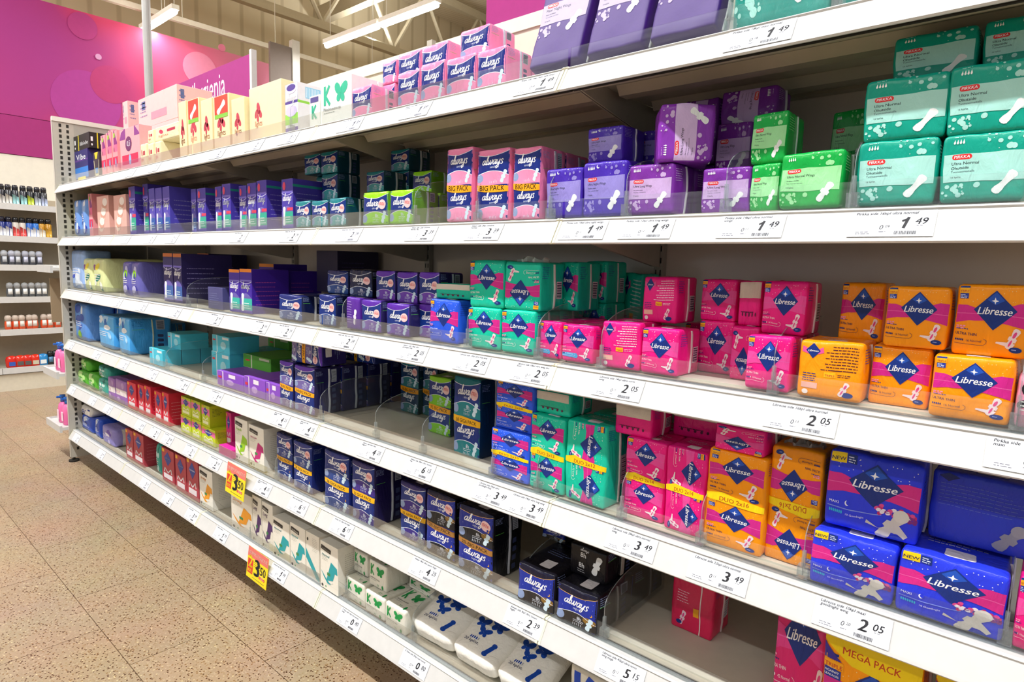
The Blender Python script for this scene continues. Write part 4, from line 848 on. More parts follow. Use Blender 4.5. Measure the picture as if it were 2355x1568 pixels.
# level, kind, left px, right px, top px, bottom px (front face), distance of the front face behind the rail
for a in [
 # ---- top shelf, left to right (5)
 (5, 'NV', 166, 196, 352, 412, .12), (5, 'YC', 215, 229, 352, 396, .12, dict(d=.1)),
 (5, 'IN', 233, 243, 312, 396, .07), (5, 'IN', 245, 257, 306, 393, .07), (5, 'IN', 259, 270, 301, 390, .07), (5, 'INw', 276, 322, 300, 382, .07), (5, 'IN', 250, 262, 300, 380, .27), (5, 'IN', 300, 312, 300, 360, .27),
 (5, 'LIs', 322, 336, 332, 372, .07), (5, 'LIs', 340, 352, 330, 369, .07, dict(back=1)), (5, 'LIs', 356, 369, 326, 366, .07, dict(back=2)),
 (5, 'LI', 412, 429, 236, 348, .075, dict(back=1)), (5, 'LIt', 432, 459, 232, 345, .075, dict(back=1)), (5, 'LI', 463, 488, 232, 340, .075, dict(back=1)), (5, 'LIt', 492, 527, 224, 335, .075, dict(back=1)), (5, 'LI', 533, 562, 230, 325, .075, dict(back=1)), (5, 'LIw', 573, 648, 205, 300, .09),
 (5, 'AB', 656, 685, 196, 300, .07), (5, 'KBn', 712, 735, 223, 284, .07), (5, 'KB', 738, 808, 190, 283, .07, dict(back=1)),
 (5, 'AS', 809, 855, 205, 264, .07), (5, 'AS', 868, 908, 200, 250, .19), (5, 'AS', 914, 965, 170, 241, .065, dict(back=1)), (5, 'AS', 967, 1023, 150, 229, .065, dict(back=2)), (5, 'AS', 1026, 1094, 138, 214, .065, dict(back=2)), (5, 'AS', 1097, 1163, 120, 202, .065, dict(back=2)),
 # ---- second from top (4)
 (4, 'YG', 137, 148, 470, 530, .1, dict(back=1)), (4, 'BL', 170, 184, 460, 525, .07, dict(back=1)), (4, 'BL', 187, 200, 458, 525, .07, dict(back=1)),
 (4, 'IN', 202, 212, 446, 530, .08, dict(back=1)), (4, 'PB', 224, 250, 452, 530, .07), (4, 'IN', 214, 222, 446, 520, .2), (4, 'PB', 262, 290, 450, 520, .07), (4, 'AD', 297, 311, 430, 520, .07), (4, 'AD', 329, 341, 424, 518, .1),
 (4, 'ADb', 343, 356, 434, 516, .07), (4, 'ADb', 358, 373, 433, 516, .07), (4, 'ADb', 375, 390, 430, 516, .07),
 (4, 'ADb', 440, 451, 435, 512, .12), (4, 'AD', 454, 473, 434, 508, .075), (4, 'AD', 484, 493, 434, 508, .12), (4, 'AD', 495, 509, 430, 506, .09), (4, 'AD', 511, 530, 424, 500, .07),
 (4, 'AD', 550, 567, 428, 504, .09), (4, 'AD', 569, 589, 422, 504, .08), (4, 'AD', 591, 613, 416, 504, .07), (4, 'AD', 648, 673, 413, 500, .07),
 (4, 'AT', 679, 713, 463, 522, .065), (4, 'AT', 716, 754, 462, 522, .065), (4, 'AT', 757, 795, 456, 520, .065),
 (4, 'AT', 699, 736, 462, 520, .18, dict(back=1)), (4, 'AT', 739, 776, 462, 520, .18, dict(back=1)), (4, 'AT', 790, 826, 462, 520, .3),
 (4, 'AG', 834, 893, 444, 517, .065), (4, 'AG', 896, 950, 439, 516, .065, dict(back=1)), (4, 'AT', 842, 882, 443, 510, .2), (4, 'AT', 900, 944, 443, 510, .3),
 (4, 'AG', 962, 1012, 443, 510, .29), 
 (4, 'AS2', 1027, 1086, 345, 506, .065, dict(back=2)), (4, 'AS2', 1097, 1171, 348, 505, .065, dict(back=2)), (4, 'AS2', 1180, 1242, 343, 502, .065, dict(back=2)),
 (4, 'PN', 1256, 1337, 389, 498, .065, dict(back=1)), (4, 'PN', 1341, 1438, 374, 495, .065, dict(back=1)), (4, 'PV', 1443, 1547, 383, 491, .06, dict(back=1)), (4, 'PV', 1612, 1724, 390, 485, .08, dict(back=1)),
 (4, 'PV', 1560, 1650, 385, 470, .3), (4, 'PG', 1714, 1792, 380, 482, .08, dict(back=2)), (4, 'PG', 1793, 1937, 355, 478, .062, dict(back=2)), (4, 'PT', 1972, 2152, 330, 472, .06, dict(back=3)), (4, 'PT', 2164, 2362, 315, 467, .06, dict(back=2)),
 # ---- third (3)
 (3, 'BT', 158, 186, 575, 652, .07), (3, 'YW', 190, 213, 594, 653, .07, dict(back=1)), (3, 'YW', 215, 240, 594, 656, .07, dict(back=1)), (3, 'VG2', 282, 300, 601, 667, .07, dict(back=1)), (3, 'VG2', 302, 320, 602, 670, .07, dict(back=1)), 
 (3, 'ADt', 376, 397, 582, 676, .08), (3, 'ADt', 399, 418, 583, 680, .08), (3, 'ADt', 455, 480, 583, 660, .3), (3, 'ADs', 478, 512, 659, 690, .07), (3, 'ADo', 527, 551, 619, 694, .07), (3, 'ADo', 552, 579, 618, 697, .07), (3, 'ADo', 597, 630, 606, 690, .24), (3, 'ADo', 640, 662, 622, 690, .24),
 (3, 'AN', 641, 694, 675, 740, .06, dict(back=2)), (3, 'AN', 733, 772, 676, 745, .06, dict(back=2)), (3, 'AN', 778, 806, 678, 748, .09, dict(back=1)), (3, 'APb', 796, 828, 683, 758, .062), (3, 'AP', 831, 876, 688, 765, .062), (3, 'AP', 888, 941, 696, 773, .062, dict(back=3)),
 (3, 'AP', 850, 886, 690, 760, .19, dict(back=2)), (3, 'AP', 962, 990, 690, 760, .22, dict(back=1)),
 (3, 'LB', 988, 1053, 686, 795, .065, dict(back=1)), (3, 'LT', 1076, 1150, 704, 800, .062, dict(back=3)), (3, 'LT', 1153, 1230, 710, 810, .062, dict(back=3)),
 (3, 'LPd', 1242, 1291, 737, 822, .065, dict(back=1)), (3, 'LPd', 1293, 1364, 744, 832, .062, dict(back=1)), (3, 'LPb', 1383, 1471, 736, 848, .06), (3, 'LP', 1475, 1561, 752, 853, .06, dict(back=2)),
 (3, 'LP', 1478, 1555, 760, 840, .40), (3, 'LPf', 1680, 1745, 748, 850, .13), (3, 'LP', 1716, 1818, 768, 876, .06), (3, 'LP', 1612, 1690, 750, 830, .27), (3, 'LP', 1752, 1850, 760, 850, .18), (3, 'LOb', 1837, 1985, 778, 908, .062), (3, 'LO', 2000, 2140, 790, 923, .09), (3, 'LO', 2140, 2331, 812, 960, .055, dict(back=1)),
 (3, 'LO', 1926, 2020, 778, 890, .2), (3, 'LTb', 1432, 1477, 627, 720, .4), (3, 'PW', 2336, 2420, 860, 990, .055),
 # ---- fourth (2)
 (2, 'SG', 172, 200, 696, 772, .07), (2, 'SG', 203, 220, 702, 790, .09), (2, 'SK', 226, 262, 722, 806, .07), (2, 'SK', 272, 298, 728, 816, .07, dict(back=0)), (2, 'SK', 356, 378, 740, 800, .36, dict(d=.13)),
 (2, 'CY', 344, 374, 798, 847, .065, dict(back=2, d=.09)), (2, 'CY', 487, 528, 806, 852, .15, dict(back=1)), (2, 'CY', 410, 440, 800, 840, .3),
 (2, 'PU', 500, 559, 850, 888, .07), (2, 'PU', 562, 610, 863, 908, .065), (2, 'PU', 612, 645, 878, 925, .065), (2, 'GR', 570, 630, 850, 880, .38, dict(d=.1)),
 (2, 'AP2', 643, 674, 828, 940, .06), (2, 'AP2', 677, 723, 838, 960, .06, dict(back=3)), (2, 'AT2', 921, 962, 826, 953, .34), (2, 'AT2', 965, 1005, 830, 960, .36), (2, 'AG2', 985, 1036, 862, 1000, .22, dict(back=1)), (2, 'AT3', 1043, 1104, 862, 1032, .12, dict(back=2)), (2, 'AT3', 1105, 1160, 902, 1065, .2),
 (2, 'DLB', 1128, 1217, 980, 1100, .06, dict(back=1)), (2, 'DLT', 1219, 1297, 948, 1133, .06), (2, 'DLTr', 1301, 1394, 962, 1157, .06, dict(back=1)), (2, 'DLP', 1436, 1529, 1002, 1182, .08, dict(back=1)), (2, 'DLPr', 1530, 1622, 1022, 1215, .07, dict(back=1)), (2, 'DLO', 1624, 1760, 1026, 1242, .07), (2, 'DLOf', 1756, 1890, 1016, 1262, .085),
 (2, 'LM', 1845, 2062, 1207, 1334, .045, dict(back=1)), (2, 'LM', 2065, 2321, 1258, 1390, .045, dict(back=1)), (2, 'LP', 2338, 2420, 1320, 1478, .045),
 # ---- fifth (1)
 (1, 'GG', 177, 200, 849, 882, .07), (1, 'GG', 203, 222, 856, 893, .07), (1, 'TG', 226, 247, 868, 908, .065), (1, 'LV', 249, 264, 866, 915, .065), (1, 'LV', 266, 290, 870, 923, .065), 
 (1, 'RB', 293, 313, 876, 940, .065, dict(back=1)), (1, 'RB', 318, 331, 883, 950, .065, dict(back=1)), (1, 'RB', 333, 347, 886, 954, .065, dict(back=1)), (1, 'RB', 356, 372, 898, 967, .065, dict(back=1)), (1, 'RB', 374, 388, 901, 972, .065, dict(back=1)),
 (1, 'YL', 416, 439, 952, 990, .07), (1, 'YL', 441, 462, 962, 1005, .07), (1, 'YL', 464, 495, 978, 1027, .07), (1, 'PK', 519, 532, 946, 1025, .12), (1, 'PKo', 503, 532, 1022, 1040, .045),
 (1, 'VG', 538, 569, 957, 1055, .062), (1, 'VK', 573, 607, 975, 1077, .062), (1, 'AN2', 636, 671, 992, 1103, .07), (1, 'AN3', 675, 717, 1011, 1128, .06), (1, 'AN3', 746, 802, 1031, 1166, .045), (1, 'AP3', 809, 861, 1054, 1190, .045, dict(back=2)),
 (1, 'AP3', 920, 978, 1102, 1228, .07), (1, 'AK2', 980, 1047, 1122, 1275, .06), (1, 'AK2', 1054, 1135, 1155, 1290, .05), (1, 'AK', 1191, 1276, 1290, 1382, .04, dict(back=1)), (1, 'AK', 1281, 1375, 1336, 1426, .04, dict(back=2)),
 (1, 'LPs', 1545, 1642, 1318, 1440, round(atZ(1545, 1438, DK[1]).y, 3)), (1, 'MP', 1788, 1905, 1330, 1521, .1), (1, 'MG', 1896, 2132, 1415, 1600, .045), (1, 'MG', 2150, 2380, 1480, 1700, .05),
 # ---- lowest (0)
 (0, 'BB', 182, 206, 948, 990, .08, dict(back=1)), (0, 'BB', 219, 232, 960, 1008, .08), (0, 'VB', 235, 262, 975, 1027, .075), 
 (0, 'RP', 290, 306, 985, 1064, .07), (0, 'RP', 308, 330, 992, 1075, .07), (0, 'TG', 360, 370, 1020, 1099, .09), (0, 'RP', 373, 400, 1027, 1117, .07), (0, 'RP', 404, 428, 1043, 1140, .065), (0, 'RP', 430, 456, 1050, 1153, .065),
 (0, 'VO', 459, 488, 1072, 1165, .065), (0, 'VO', 532, 579, 1118, 1217, .05), (0, 'VP', 581, 601, 1137, 1240, .05), (0, 'VP', 603, 627, 1152, 1258, .05),
 (0, 'VT', 628, 665, 1186, 1290, .045), (0, 'VT', 668, 702, 1200, 1326, .045), (0, 'VTs', 704, 734, 1220, 1350, .045), (0, 'VT', 737, 777, 1241, 1378, .04),
 (0, 'KM', 797, 838, 1323, 1380, .06, dict(back=1)), (0, 'KM', 840, 884, 1354, 1417, .055, dict(back=1)), (0, 'KM', 886, 932, 1382, 1452, .05, dict(back=1)), (0, 'KM', 955, 1000, 1382, 1440, .2),
 (0, 'KT', 1310, 1440, 1522, 1680, .1)]:
    put(*a[:7], **(a[7] if len(a) > 7 else {}))
# upper tiers
for a in [
 (5, 'PS', 283, 294, 235, 300, .30, 1), (5, 'PS', 318, 409, 230, 300, .23, 1), (5, 'BK', 163, 198, 318, 354, .12, 1), (5, 'LIs', 340, 352, 300, 330, .08, 1), (5, 'LIs', 356, 409, 294, 326, .08, 1),
 (5, 'AS', 871, 912, 148, 205, .19, 1), (5, 'AS', 915, 967, 128, 197, .18, 1), (5, 'AS', 969, 1030, 110, 175, .18, 1), (5, 'AS', 1058, 1126, 74, 132, .1, 1), 
 (4, 'AT', 699, 736, 403, 462, .18, 1), (4, 'AT', 739, 776, 401, 462, .18, 1), (4, 'AT', 699, 736, 342, 403, .18, 2), (4, 'AT', 737, 775, 334, 401, .18, 2), (4, 'AT', 842, 882, 396, 443, .2, 1), (4, 'AT', 898, 940, 396, 450, .3, 1), (4, 'AT', 898, 940, 344, 398, .3, 2), (4, 'AG', 948, 992, 396, 446, .2, 1),
 (4, 'PN', 1352, 1431, 296, 374, .09, 1), (4, 'PN', 1460, 1530, 303, 383, .2, 1), (4, 'PV', 1645, 1726, 288, 395, .2, 1), (4, 'PVr', 1563, 1652, 190, 290, .28, 2), (4, 'PVr', 1660, 1785, 163, 285, .26, 2),
 (4, 'PG', 1728, 1849, 264, 380, .085, 1), (4, 'PG', 1912, 2000, 258, 357, .3, 1), (4, 'PT', 1987, 2176, 190, 330, .065, 1), (4, 'PT', 2180, 2380, 158, 315, .065, 1), (4, 'PT', 2058, 2245, 56, 180, .12, 2), (4, 'PT', 2263, 2430, 40, 165, .12, 2),
 (3, 'ADk', 728, 776, 576, 618, .3, 1), (3, 'AN', 752, 800, 620, 672, .13, 1), (3, 'ANk', 803, 855, 619, 682, .11, 1), (3, 'AP', 864, 908, 622, 688, .1, 1), (3, 'AP', 912, 959, 625, 695, .1, 1), (3, 'AP', 963, 1010, 625, 698, .1, 1),
 (3, 'LT', 1080, 1158, 597, 702, .065, 1), (3, 'LTf', 1161, 1242, 600, 708, .065, 1), (3, 'LT', 1280, 1330, 602, 700, .17, 1), (3, 'LT', 1345, 1395, 600, 695, .28, 1),
 (3, 'LPb', 1479, 1556, 635, 729, .12, 1), (3, 'LP', 1612, 1694, 641, 735, .17, 1), (3, 'LPu', 1700, 1752, 645, 742, .15, 1), (3, 'LP', 1753, 1854, 645, 762, .11, 1), (3, 'LO', 1927, 2033, 648, 765, .15, 1), (3, 'LO', 2035, 2183, 656, 785, .08, 1), (3, 'LO', 2196, 2375, 651, 800, .08, 1),
 (2, 'CY', 386, 415, 763, 806, .14, 1), (2, 'CY', 488, 528, 768, 806, .15, 1), (2, 'GR', 560, 622, 812, 852, .2, 1), (2, 'GR', 576, 630, 798, 830, .38, 1), (2, 'GR', 592, 640, 775, 812, .38, 2),
 (2, 'DLB', 1140, 1226, 872, 982, .07, 1), (2, 'LTu', 1224, 1312, 892, 936, .08, 1), (2, 'LPu', 1414, 1500, 925, 998, .09, 1), (2, 'LPu', 1502, 1612, 942, 1021, .075, 1), (2, 'LPf', 1644, 1761, 970, 1034, .07, 1),
 (2, 'LM', 1903, 2122, 1030, 1175, .065, 1), (2, 'LMb', 2140, 2400, 1075, 1240, .11, 1),
 (1, 'GG', 186, 203, 823, 851, .09, 1), (1, 'GG', 206, 222, 828, 858, .09, 1), (1, 'TG', 226, 246, 838, 868, .08, 1), (1, 'YL', 417, 438, 910, 952, .075, 1), (1, 'YL', 440, 460, 918, 963, .075, 1), (1, 'YL', 462, 482, 928, 980, .075, 1),
 (1, 'AK', 1246, 1300, 1216, 1280, .2, 1), (1, 'AKt', 1302, 1395, 1240, 1318, .1, 1),
 (0, 'WB', 178, 196, 924, 947, .08, 1), (0, 'KM', 814, 845, 1260, 1325, .1, 1), (0, 'KM', 849, 888, 1284, 1355, .085, 1), (0, 'KM', 940, 998, 1325, 1385, .16, 1)]:
    put(*a[:7], tier=a[7], **(a[8] if len(a) > 8 else {}))
def place_at(l, key, loc, rot, sc=(1, 1, 1), tier=0, sz=None):
    """a pack in a free pose (leaning, tipped or lying)"""
    K = PROTO[key]; o = bpy.data.objects.new(K['name'], K['me']); COL.objects.link(o); o.location = loc; o.rotation_euler = [math.radians(r) for r in rot]; o.scale = sc
    for nm, me in K['ch']:
        c = bpy.data.objects.new(nm, me); COL.objects.link(c); c.parent = o
    ITEMS.append(dict(l=l, x0=loc[0] - .06, x1=loc[0] + .06, y0=loc[1] - .06, y1=loc[1] + .06, z0=loc[2], z1=loc[2] + .1, o=o, k=key, desc=K['desc'], cat=K['cat'], t=tier, row=0, pos=None)); return o
def top_of(l, x, y):
    z = DK[l]
    for it in ITEMS:
        if it['l'] == l and it['x0'] - .005 < x < it['x1'] + .005 and it['y0'] - .005 < y < it['y1'] + .005: z = max(z, it['z1'])
    return z
# tall purple packs leaning back on the top shelf
for i, (xl, xr, yb) in enumerate(((1213, 1325, 152), (1345, 1470, 118), (1490, 1640, 88))):
    p, q = atY(xl, yb, .06), atY(xr, yb - 12, .06)
    place_at(5, 'PM', ((p.x + q.x) / 2, .095, DK[5] + .012), (-18, 0, 0), ((q.x - p.x) / .15, 1, 1))
for xl, xr in ((1682, 1906), (1928, 2106), (2124, 2300)):
    p, q = atY(xl, 55, .065), atY(xr, 20, .065); o = place_at(5, 'PMt', ((p.x + q.x) / 2, .115, DK[5]), (0, 0, 0), ((q.x - p.x) / .19, 1, 1))
# violet pack tipped on its stack
p = atY(1560, 378, .1); place_at(4, 'PVm', (p.x, .115, top_of(4, p.x - .05, .1) + .001), (0, 0, 33), (1.02, 1.05, 1.14), 1)
# packs lying sideways over the purple big packs on the fourth shelf
p = atY(720, 836, .12); z = top_of(2, p.x - .05, .1)
for dx, dy, rz in ((.0, .0, 4),):
    place_at(2, 'AP2', (p.x - .08, .13, z + .056), (0, 90, rz), (.95, 1, .95), 1)
place_at(2, 'AN2', (p.x + .0, .30, z + .061), (0, 90, 4), (.95, 1, .9), 1)
# teal pack lying on the bright blue one
p = atY(1045, 700, .12); place_at(3, 'LTu', (p.x + .015, .16, top_of(3, p.x - .02, .1) + .001), (0, 0, 8), (1.2, 1.4, .42), 1)
# flat white bags with butterflies
for (xl, yb, xr, yr) in ((950, 1452, 1052, 1512), (1058, 1499, 1160, 1562), (1160, 1560, 1290, 1640)):
    p = atZ(xl, yb, DK[0] + .015); q = atZ(xr, yr, DK[0] + .015); w = {950: abs(atZ(1058, 1499, DK[0] + .015).x - p.x) - .006, 1058: abs(atZ(1160, 1560, DK[0] + .015).x - p.x) - .006}.get(xl, .15); q = p + Vector((w, 0, 0))
    place_at(0, 'KW', ((p.x + q.x) / 2 + .0, .065 + .15 * math.cos(.40), DK[0] + .004 + .145 * math.sin(.40)), (23, 0, random.uniform(-3, 3)), (w / .15, .95, .8))
# clear dividers --------------------------------------------------------
def divider(l, px, i, h=.13, depth=.3):
    x = on_rail(l, px, 1); z = DK[l]
    e = empty('shelf_divider', (x, .05, z)); m = MB()
    P = [(.0, .004)] + [(.0, h * .55)] + [(depth * .5 * (1 - math.cos(t * PI / 2 / 8)), h * (.55 + .45 * math.sin(t * PI / 2 / 8))) for t in range(1, 9)] + [(depth, h), (depth, .004)]
    m.prism(P, 'x', -.0008, .0008, ACR2)
    for a, b in zip(P[:-2], P[1:-1]): m.tube((0, a[0], a[1]), (0, b[0], b[1]), .0009, ACRE, 5)
    m.build('clear_panel', e)
    m = MB(); m.box(-.009, .009, -.004, .012, -.002, .022, ACRE); m.box(-.003, .003, -.002, .006, .02, .05, ACRE); m.build('clip', e)
    return e, l, x
DV = [divider(*a) for a in [(4, 555, 0), (4, 940, 0), (4, 1082, 0), (4, 1250, 0), (4, 1425, 0), (4, 1655, 0), (4, 1950, 0),
      (3, 420, 0), (3, 775, 0), (3, 1060, 0), (3, 1222, 0), (3, 1368, 0), (3, 1765, 0), (3, 2333, 0),
      (2, 372, 0), (2, 455, 0), (2, 724, 0), (2, 850, 0), (2, 957, 0), (2, 1118, 0), (2, 1222, 0), (2, 1415, 0), (2, 1598, 0), (2, 1835, 0), (2, 2305, 0),
      (1, 622, 0), (1, 780, 0), (1, 950, 0), (1, 1190, 0), (1, 1375, 0), (0, 565, 0), (0, 783, 0), (0, 935, 0), (5, 655, 0), (5, 1665, 0), (5, 1917, 0)]]
# move packs out of the dividers' planes is unnecessary: the panels are 1.6 mm thick

# drop hidden repeats that would run into a neighbour
i = 0
while i < len(ITEMS):
    A_ = ITEMS[i]; hit = False
    for j, B_ in enumerate(ITEMS):
        if i != j and A_['l'] == B_['l'] and (A_['row'] > 0 or A_.get('fill')) and not (B_['row'] > A_['row'] and not A_.get('fill')):
            if min(min(A_[k + '1'], B_[k + '1']) - max(A_[k + '0'], B_[k + '0']) for k in 'xyz') > .004: hit = True; break
    if hit:
        for c in list(A_['o'].children): bpy.data.objects.remove(c)
        bpy.data.objects.remove(A_['o']); ITEMS.pop(i)
    else: i += 1
# ------------------------------------------------------------------ promotion signs on the rails
def promo(l, px, where):
    x = on_rail(l, px); w, h = .16, .125
    A = Art(h / w); t = h / w
    A.rect(0, '#f7dc1a', 0, 0, 1, t * .68); A.rect(0, '#e2736a', 0, t * .68, 1, t)
    A.text(1, '#f4c9bc', 'HUIPPUTARJOUS', .5, t * .78, w=.9, bold=.02, align='c')
    A.rect(1, '#d8352a', .04, t * .16, .3, t * .62); A.text(2, '#f7dc1a', '2', .17, t * .36, h=.3, bold=.02, align='c'); A.text(2, '#f7dc1a', 'KPL', .17, t * .2, w=.18, align='c', bold=.02)
    A.text(1, '#1d1d28', '3', .5, t * .18, h=.42, bold=.05, align='c'); A.text(1, '#1d1d28', '50', .66, t * .33, h=.2, bold=.02); A.rect(1, '#d8352a', .62, t * .19, .9, t * .27); A.text(2, '#f7e6c0', '-25%', .76, t * .2, w=.22, align='c')
    A.lines(1, '#5a4a1a', .34, t * .58, .55, 3, .05, .012, 2); A.lines(1, '#5a4a1a', .3, t * .08, .6, 1, .05, .012, 2)
    mb = MB(); HH = (w / 2, .0008, h / 2); fm = make_map(HH, .0002); vs, fs, _ = rbox(HH, .0002, 1, fm); mb.add(vs, fs, mat('#f2d41a', 'paper')); wrap(mb, A, 'F', HH, fm, 'paper', 0)
    o = mb.build('promotion_sign'); o.location = (x, -.004, LZ[l] + .012); o.rotation_euler = (math.radians(-6), math.radians(2), 0)
    tag(o, f'yellow and red promotion sign reading 3.50 hung on the {where} rail', 'sign', 'yellow promotion signs')
promo(1, 552, 'second lowest'); promo(0, 602, 'lowest')

# ------------------------------------------------------------------ labels for the packs
OR = ['', 'first', 'second', 'third', 'fourth', 'fifth', 'sixth', 'seventh', 'eighth', 'ninth', 'tenth', 'eleventh', 'twelfth']
SHN = ['lowest shelf', 'fifth shelf down', 'fourth shelf down', 'third shelf down', 'second shelf down', 'top shelf']
byk = {}
for it in ITEMS:
    t = min(2, max(it['t'], 0)); rw = 0 if it['row'] == 0 and it['y0'] < .15 else (1 if it['y0'] < .27 else 2)
    it['tt'], it['rr'] = t, rw
    byk.setdefault((it['desc'], it['l']), []).append(it)
for (desc, l), L in byk.items():
    sub = {}
    for it in L: sub.setdefault((it['tt'], it['rr']), []).append(it)
    for (t, rw), S in sub.items():
        S.sort(key=lambda i: (i['x0'], i['y0'])); n = len(S)
        for i, it in enumerate(S):
            bits = []
            if len({k[0] for k in sub}) > 1: bits.append(['bottom', 'upper', 'topmost'][t] + ' layer')
            if len({k[1] for k in sub}) > 1: bits.append(['front', 'middle', 'back'][rw] + ' row')
            if n > 1: bits.append('leftmost' if i == 0 else 'rightmost' if i == n - 1 else (OR[i + 1] + ' from left' if i <= n // 2 else OR[n - i] + ' from right'))
            lab = f"{desc}, {SHN[l]}" + (', ' + ', '.join(bits) if bits else '')
            w = lab.split()
            if len(w) > 16: lab = lab.replace(' with ', ', ').replace('panty liner', 'liner').replace(' down', ''); 
            tag(it['o'], ' '.join(lab.split()[:16]), it['cat'], None if len(byk[(desc, l)]) < 2 else f"{desc.split(',')[0]}s on the {SHN[l]}")
for l in range(6):
    R_ = sorted([d for d in DV if d[1] == l], key=lambda d: d[2])
    for i, d in enumerate(R_):
        n = len(R_); pos = 'leftmost' if i == 0 else 'rightmost' if i == n - 1 else (OR[i + 1] + ' from left' if i <= n // 2 else OR[n - i] + ' from right')
        tag(d[0], f'clear curved plastic divider on the {SHN[l]}, {pos}', 'divider', 'clear shelf dividers')

# ------------------------------------------------------------------ floor
m = MB(); m.box(-14, 8, -9, 12, -.05, 0, DARK); fl = m.build('floor'); tag(fl, kind='structure')
fm_ = bpy.data.materials.new('terrazzo_tiles'); fm_.use_nodes = True; nt = fm_.node_tree; b = nt.nodes['Principled BSDF']; L = nt.links.new
tc = nt.nodes.new('ShaderNodeTexCoord')
def N(t, **k):
    n = nt.nodes.new(t)
    for a, v in k.items(): setattr(n, a, v)
    return n
vo = N('ShaderNodeTexVoronoi'); vo.inputs['Scale'].default_value = 135; L(tc.outputs['Object'], vo.inputs['Vector'])
nz = N('ShaderNodeTexNoise'); nz.inputs['Scale'].default_value = 3; L(tc.outputs['Object'], nz.inputs['Vector'])
sep = N('ShaderNodeSeparateColor'); L(vo.outputs['Color'], sep.inputs[0])
r1 = N('ShaderNodeValToRGB'); r1.color_ramp.interpolation = 'CONSTANT'; E_ = r1.color_ramp.elements
E_[0].position = 0; E_[0].color = lin('#6b4226'); E_[0].color = lin('#5c3a22'); E_[1].position = .22; E_[1].color = lin('#8f6a42')
for p_, c_ in ((.32, '#a89274'), (.55, '#b8a488'), (.8, '#a48a68'), (.96, '#cdb992')): e_ = r1.color_ramp.elements.new(p_); e_.color = lin(c_)
L(sep.outputs[0], r1.inputs[0])
r2 = N('ShaderNodeMath', operation='LESS_THAN'); r2.inputs[1].default_value = .0040; L(vo.outputs['Distance'], r2.inputs[0])
lt_ = N('ShaderNodeMath', operation='LESS_THAN'); lt_.inputs[1].default_value = .42; L(vo.outputs['Distance'], lt_.inputs[0])
mx = N('ShaderNodeMix', data_type='RGBA'); mx.inputs[6].default_value = lin('#ac957a'); L(r1.outputs[0], mx.inputs[7]); L(lt_.outputs[0], mx.inputs[0])
br = N('ShaderNodeTexBrick'); br.offset = .5; br.inputs['Scale'].default_value = 1; br.inputs['Brick Width'].default_value = .62; br.inputs['Row Height'].default_value = .322
br.inputs['Mortar Size'].default_value = .0016; br.inputs['Color1'].default_value = (1, 1, 1, 1); br.inputs['Color2'].default_value = (.93, .93, .93, 1); br.inputs['Mortar'].default_value = (.35, .3, .25, 1)
mp = N('ShaderNodeMapping'); mp.inputs['Location'].default_value = (.15, .145, 0); L(tc.outputs['Object'], mp.inputs[0]); L(mp.outputs[0], br.inputs['Vector'])
mu = N('ShaderNodeMix', data_type='RGBA', blend_type='MULTIPLY'); mu.inputs[0].default_value = 1; L(mx.outputs[2], mu.inputs[6]); L(br.outputs['Color'], mu.inputs[7])
mu2 = N('ShaderNodeMix', data_type='RGBA', blend_type='MULTIPLY'); mu2.inputs[0].default_value = .25; L(mu.outputs[2], mu2.inputs[6]); L(nz.outputs['Color'], mu2.inputs[7])
L(mu2.outputs[2], b.inputs['Base Color']); b.inputs['Roughness'].default_value = .32
fl.data.materials.clear(); fl.data.materials.append(fm_)

# ------------------------------------------------------------------ hall: walls, ceiling, trusses
def stripes(name, c1, c2, axis, scale):
    m = bpy.data.materials.new(name); m.use_nodes = True; nt = m.node_tree; b = nt.nodes['Principled BSDF']
    tc = nt.nodes.new('ShaderNodeTexCoord'); w = nt.nodes.new('ShaderNodeTexWave'); w.bands_direction = axis; w.inputs['Scale'].default_value = scale
    nt.links.new(tc.outputs['Object'], w.inputs['Vector']); r = nt.nodes.new('ShaderNodeValToRGB'); nt.links.new(w.outputs['Fac'], r.inputs[0])
    r.color_ramp.elements[0].color = lin(c1); r.color_ramp.elements[0].position = .02; r.color_ramp.elements[1].color = lin(c2); r.color_ramp.elements[1].position = .12
    nt.links.new(r.outputs[0], b.inputs['Base Color']); b.inputs['Roughness'].default_value = .7; return m
ST = mat('#b3a78c', 'metal')
m = MB(); m.box(-9.4, -9.3, -9, 12, 0, 6.6, stripes('wall_panels', '#b8a98a', '#cdbf9f', 'Y', .9)); tag(m.build('wall_left'), kind='structure')
m = MB(); m.box(-9.3, 8, 11.9, 12, 0, 6.6, stripes('wall_panels_back', '#8d7a58', '#b5a27c', 'X', .5)); tag(m.build('wall_back'), kind='structure')
m = MB(); m.box(-9.4, 8, -9, 12, 6.5, 6.6, stripes('roof_deck', '#c4b696', '#d6cab0', 'Y', 4)); tag(m.build('ceiling'), kind='structure')
for i, x in enumerate((-8.2, -4.6, -1.0)):
    m = MB(); m.box(x - .06, x + .06, -9, 12, 5.0, 5.12, ST); m.box(x - .06, x + .06, -9, 12, 6.2, 6.34, ST)
    o = m.build('roof_truss'); tag(o, ['beige lattice roof truss nearest the banner wall', 'beige lattice roof truss above the long tube lamps', 'beige lattice roof truss above the right bays'][i], 'truss', 'beige lattice roof trusses')
    for k in range(14):
        y = -8 + k * 1.4; s = MB(); s.tube((x, y, 5.1), (x, y + .7, 6.25), .035, ST, 6); s.build('brace', o); s = MB(); s.tube((x, y + .7, 6.25), (x, y + 1.4, 5.1), .035, ST, 6); s.build('brace', o)
for i, y in enumerate((2.4, 5.2, 8.2)):
    m = MB(); m.box(-9.3, 8, y - .08, y + .08, 5.5, 5.75, ST); tag(m.build('roof_beam'), f'beige roof beam crossing the hall, {["nearest", "middle", "farthest"][i]} one above the tube lamps', 'beam', 'roof beams')
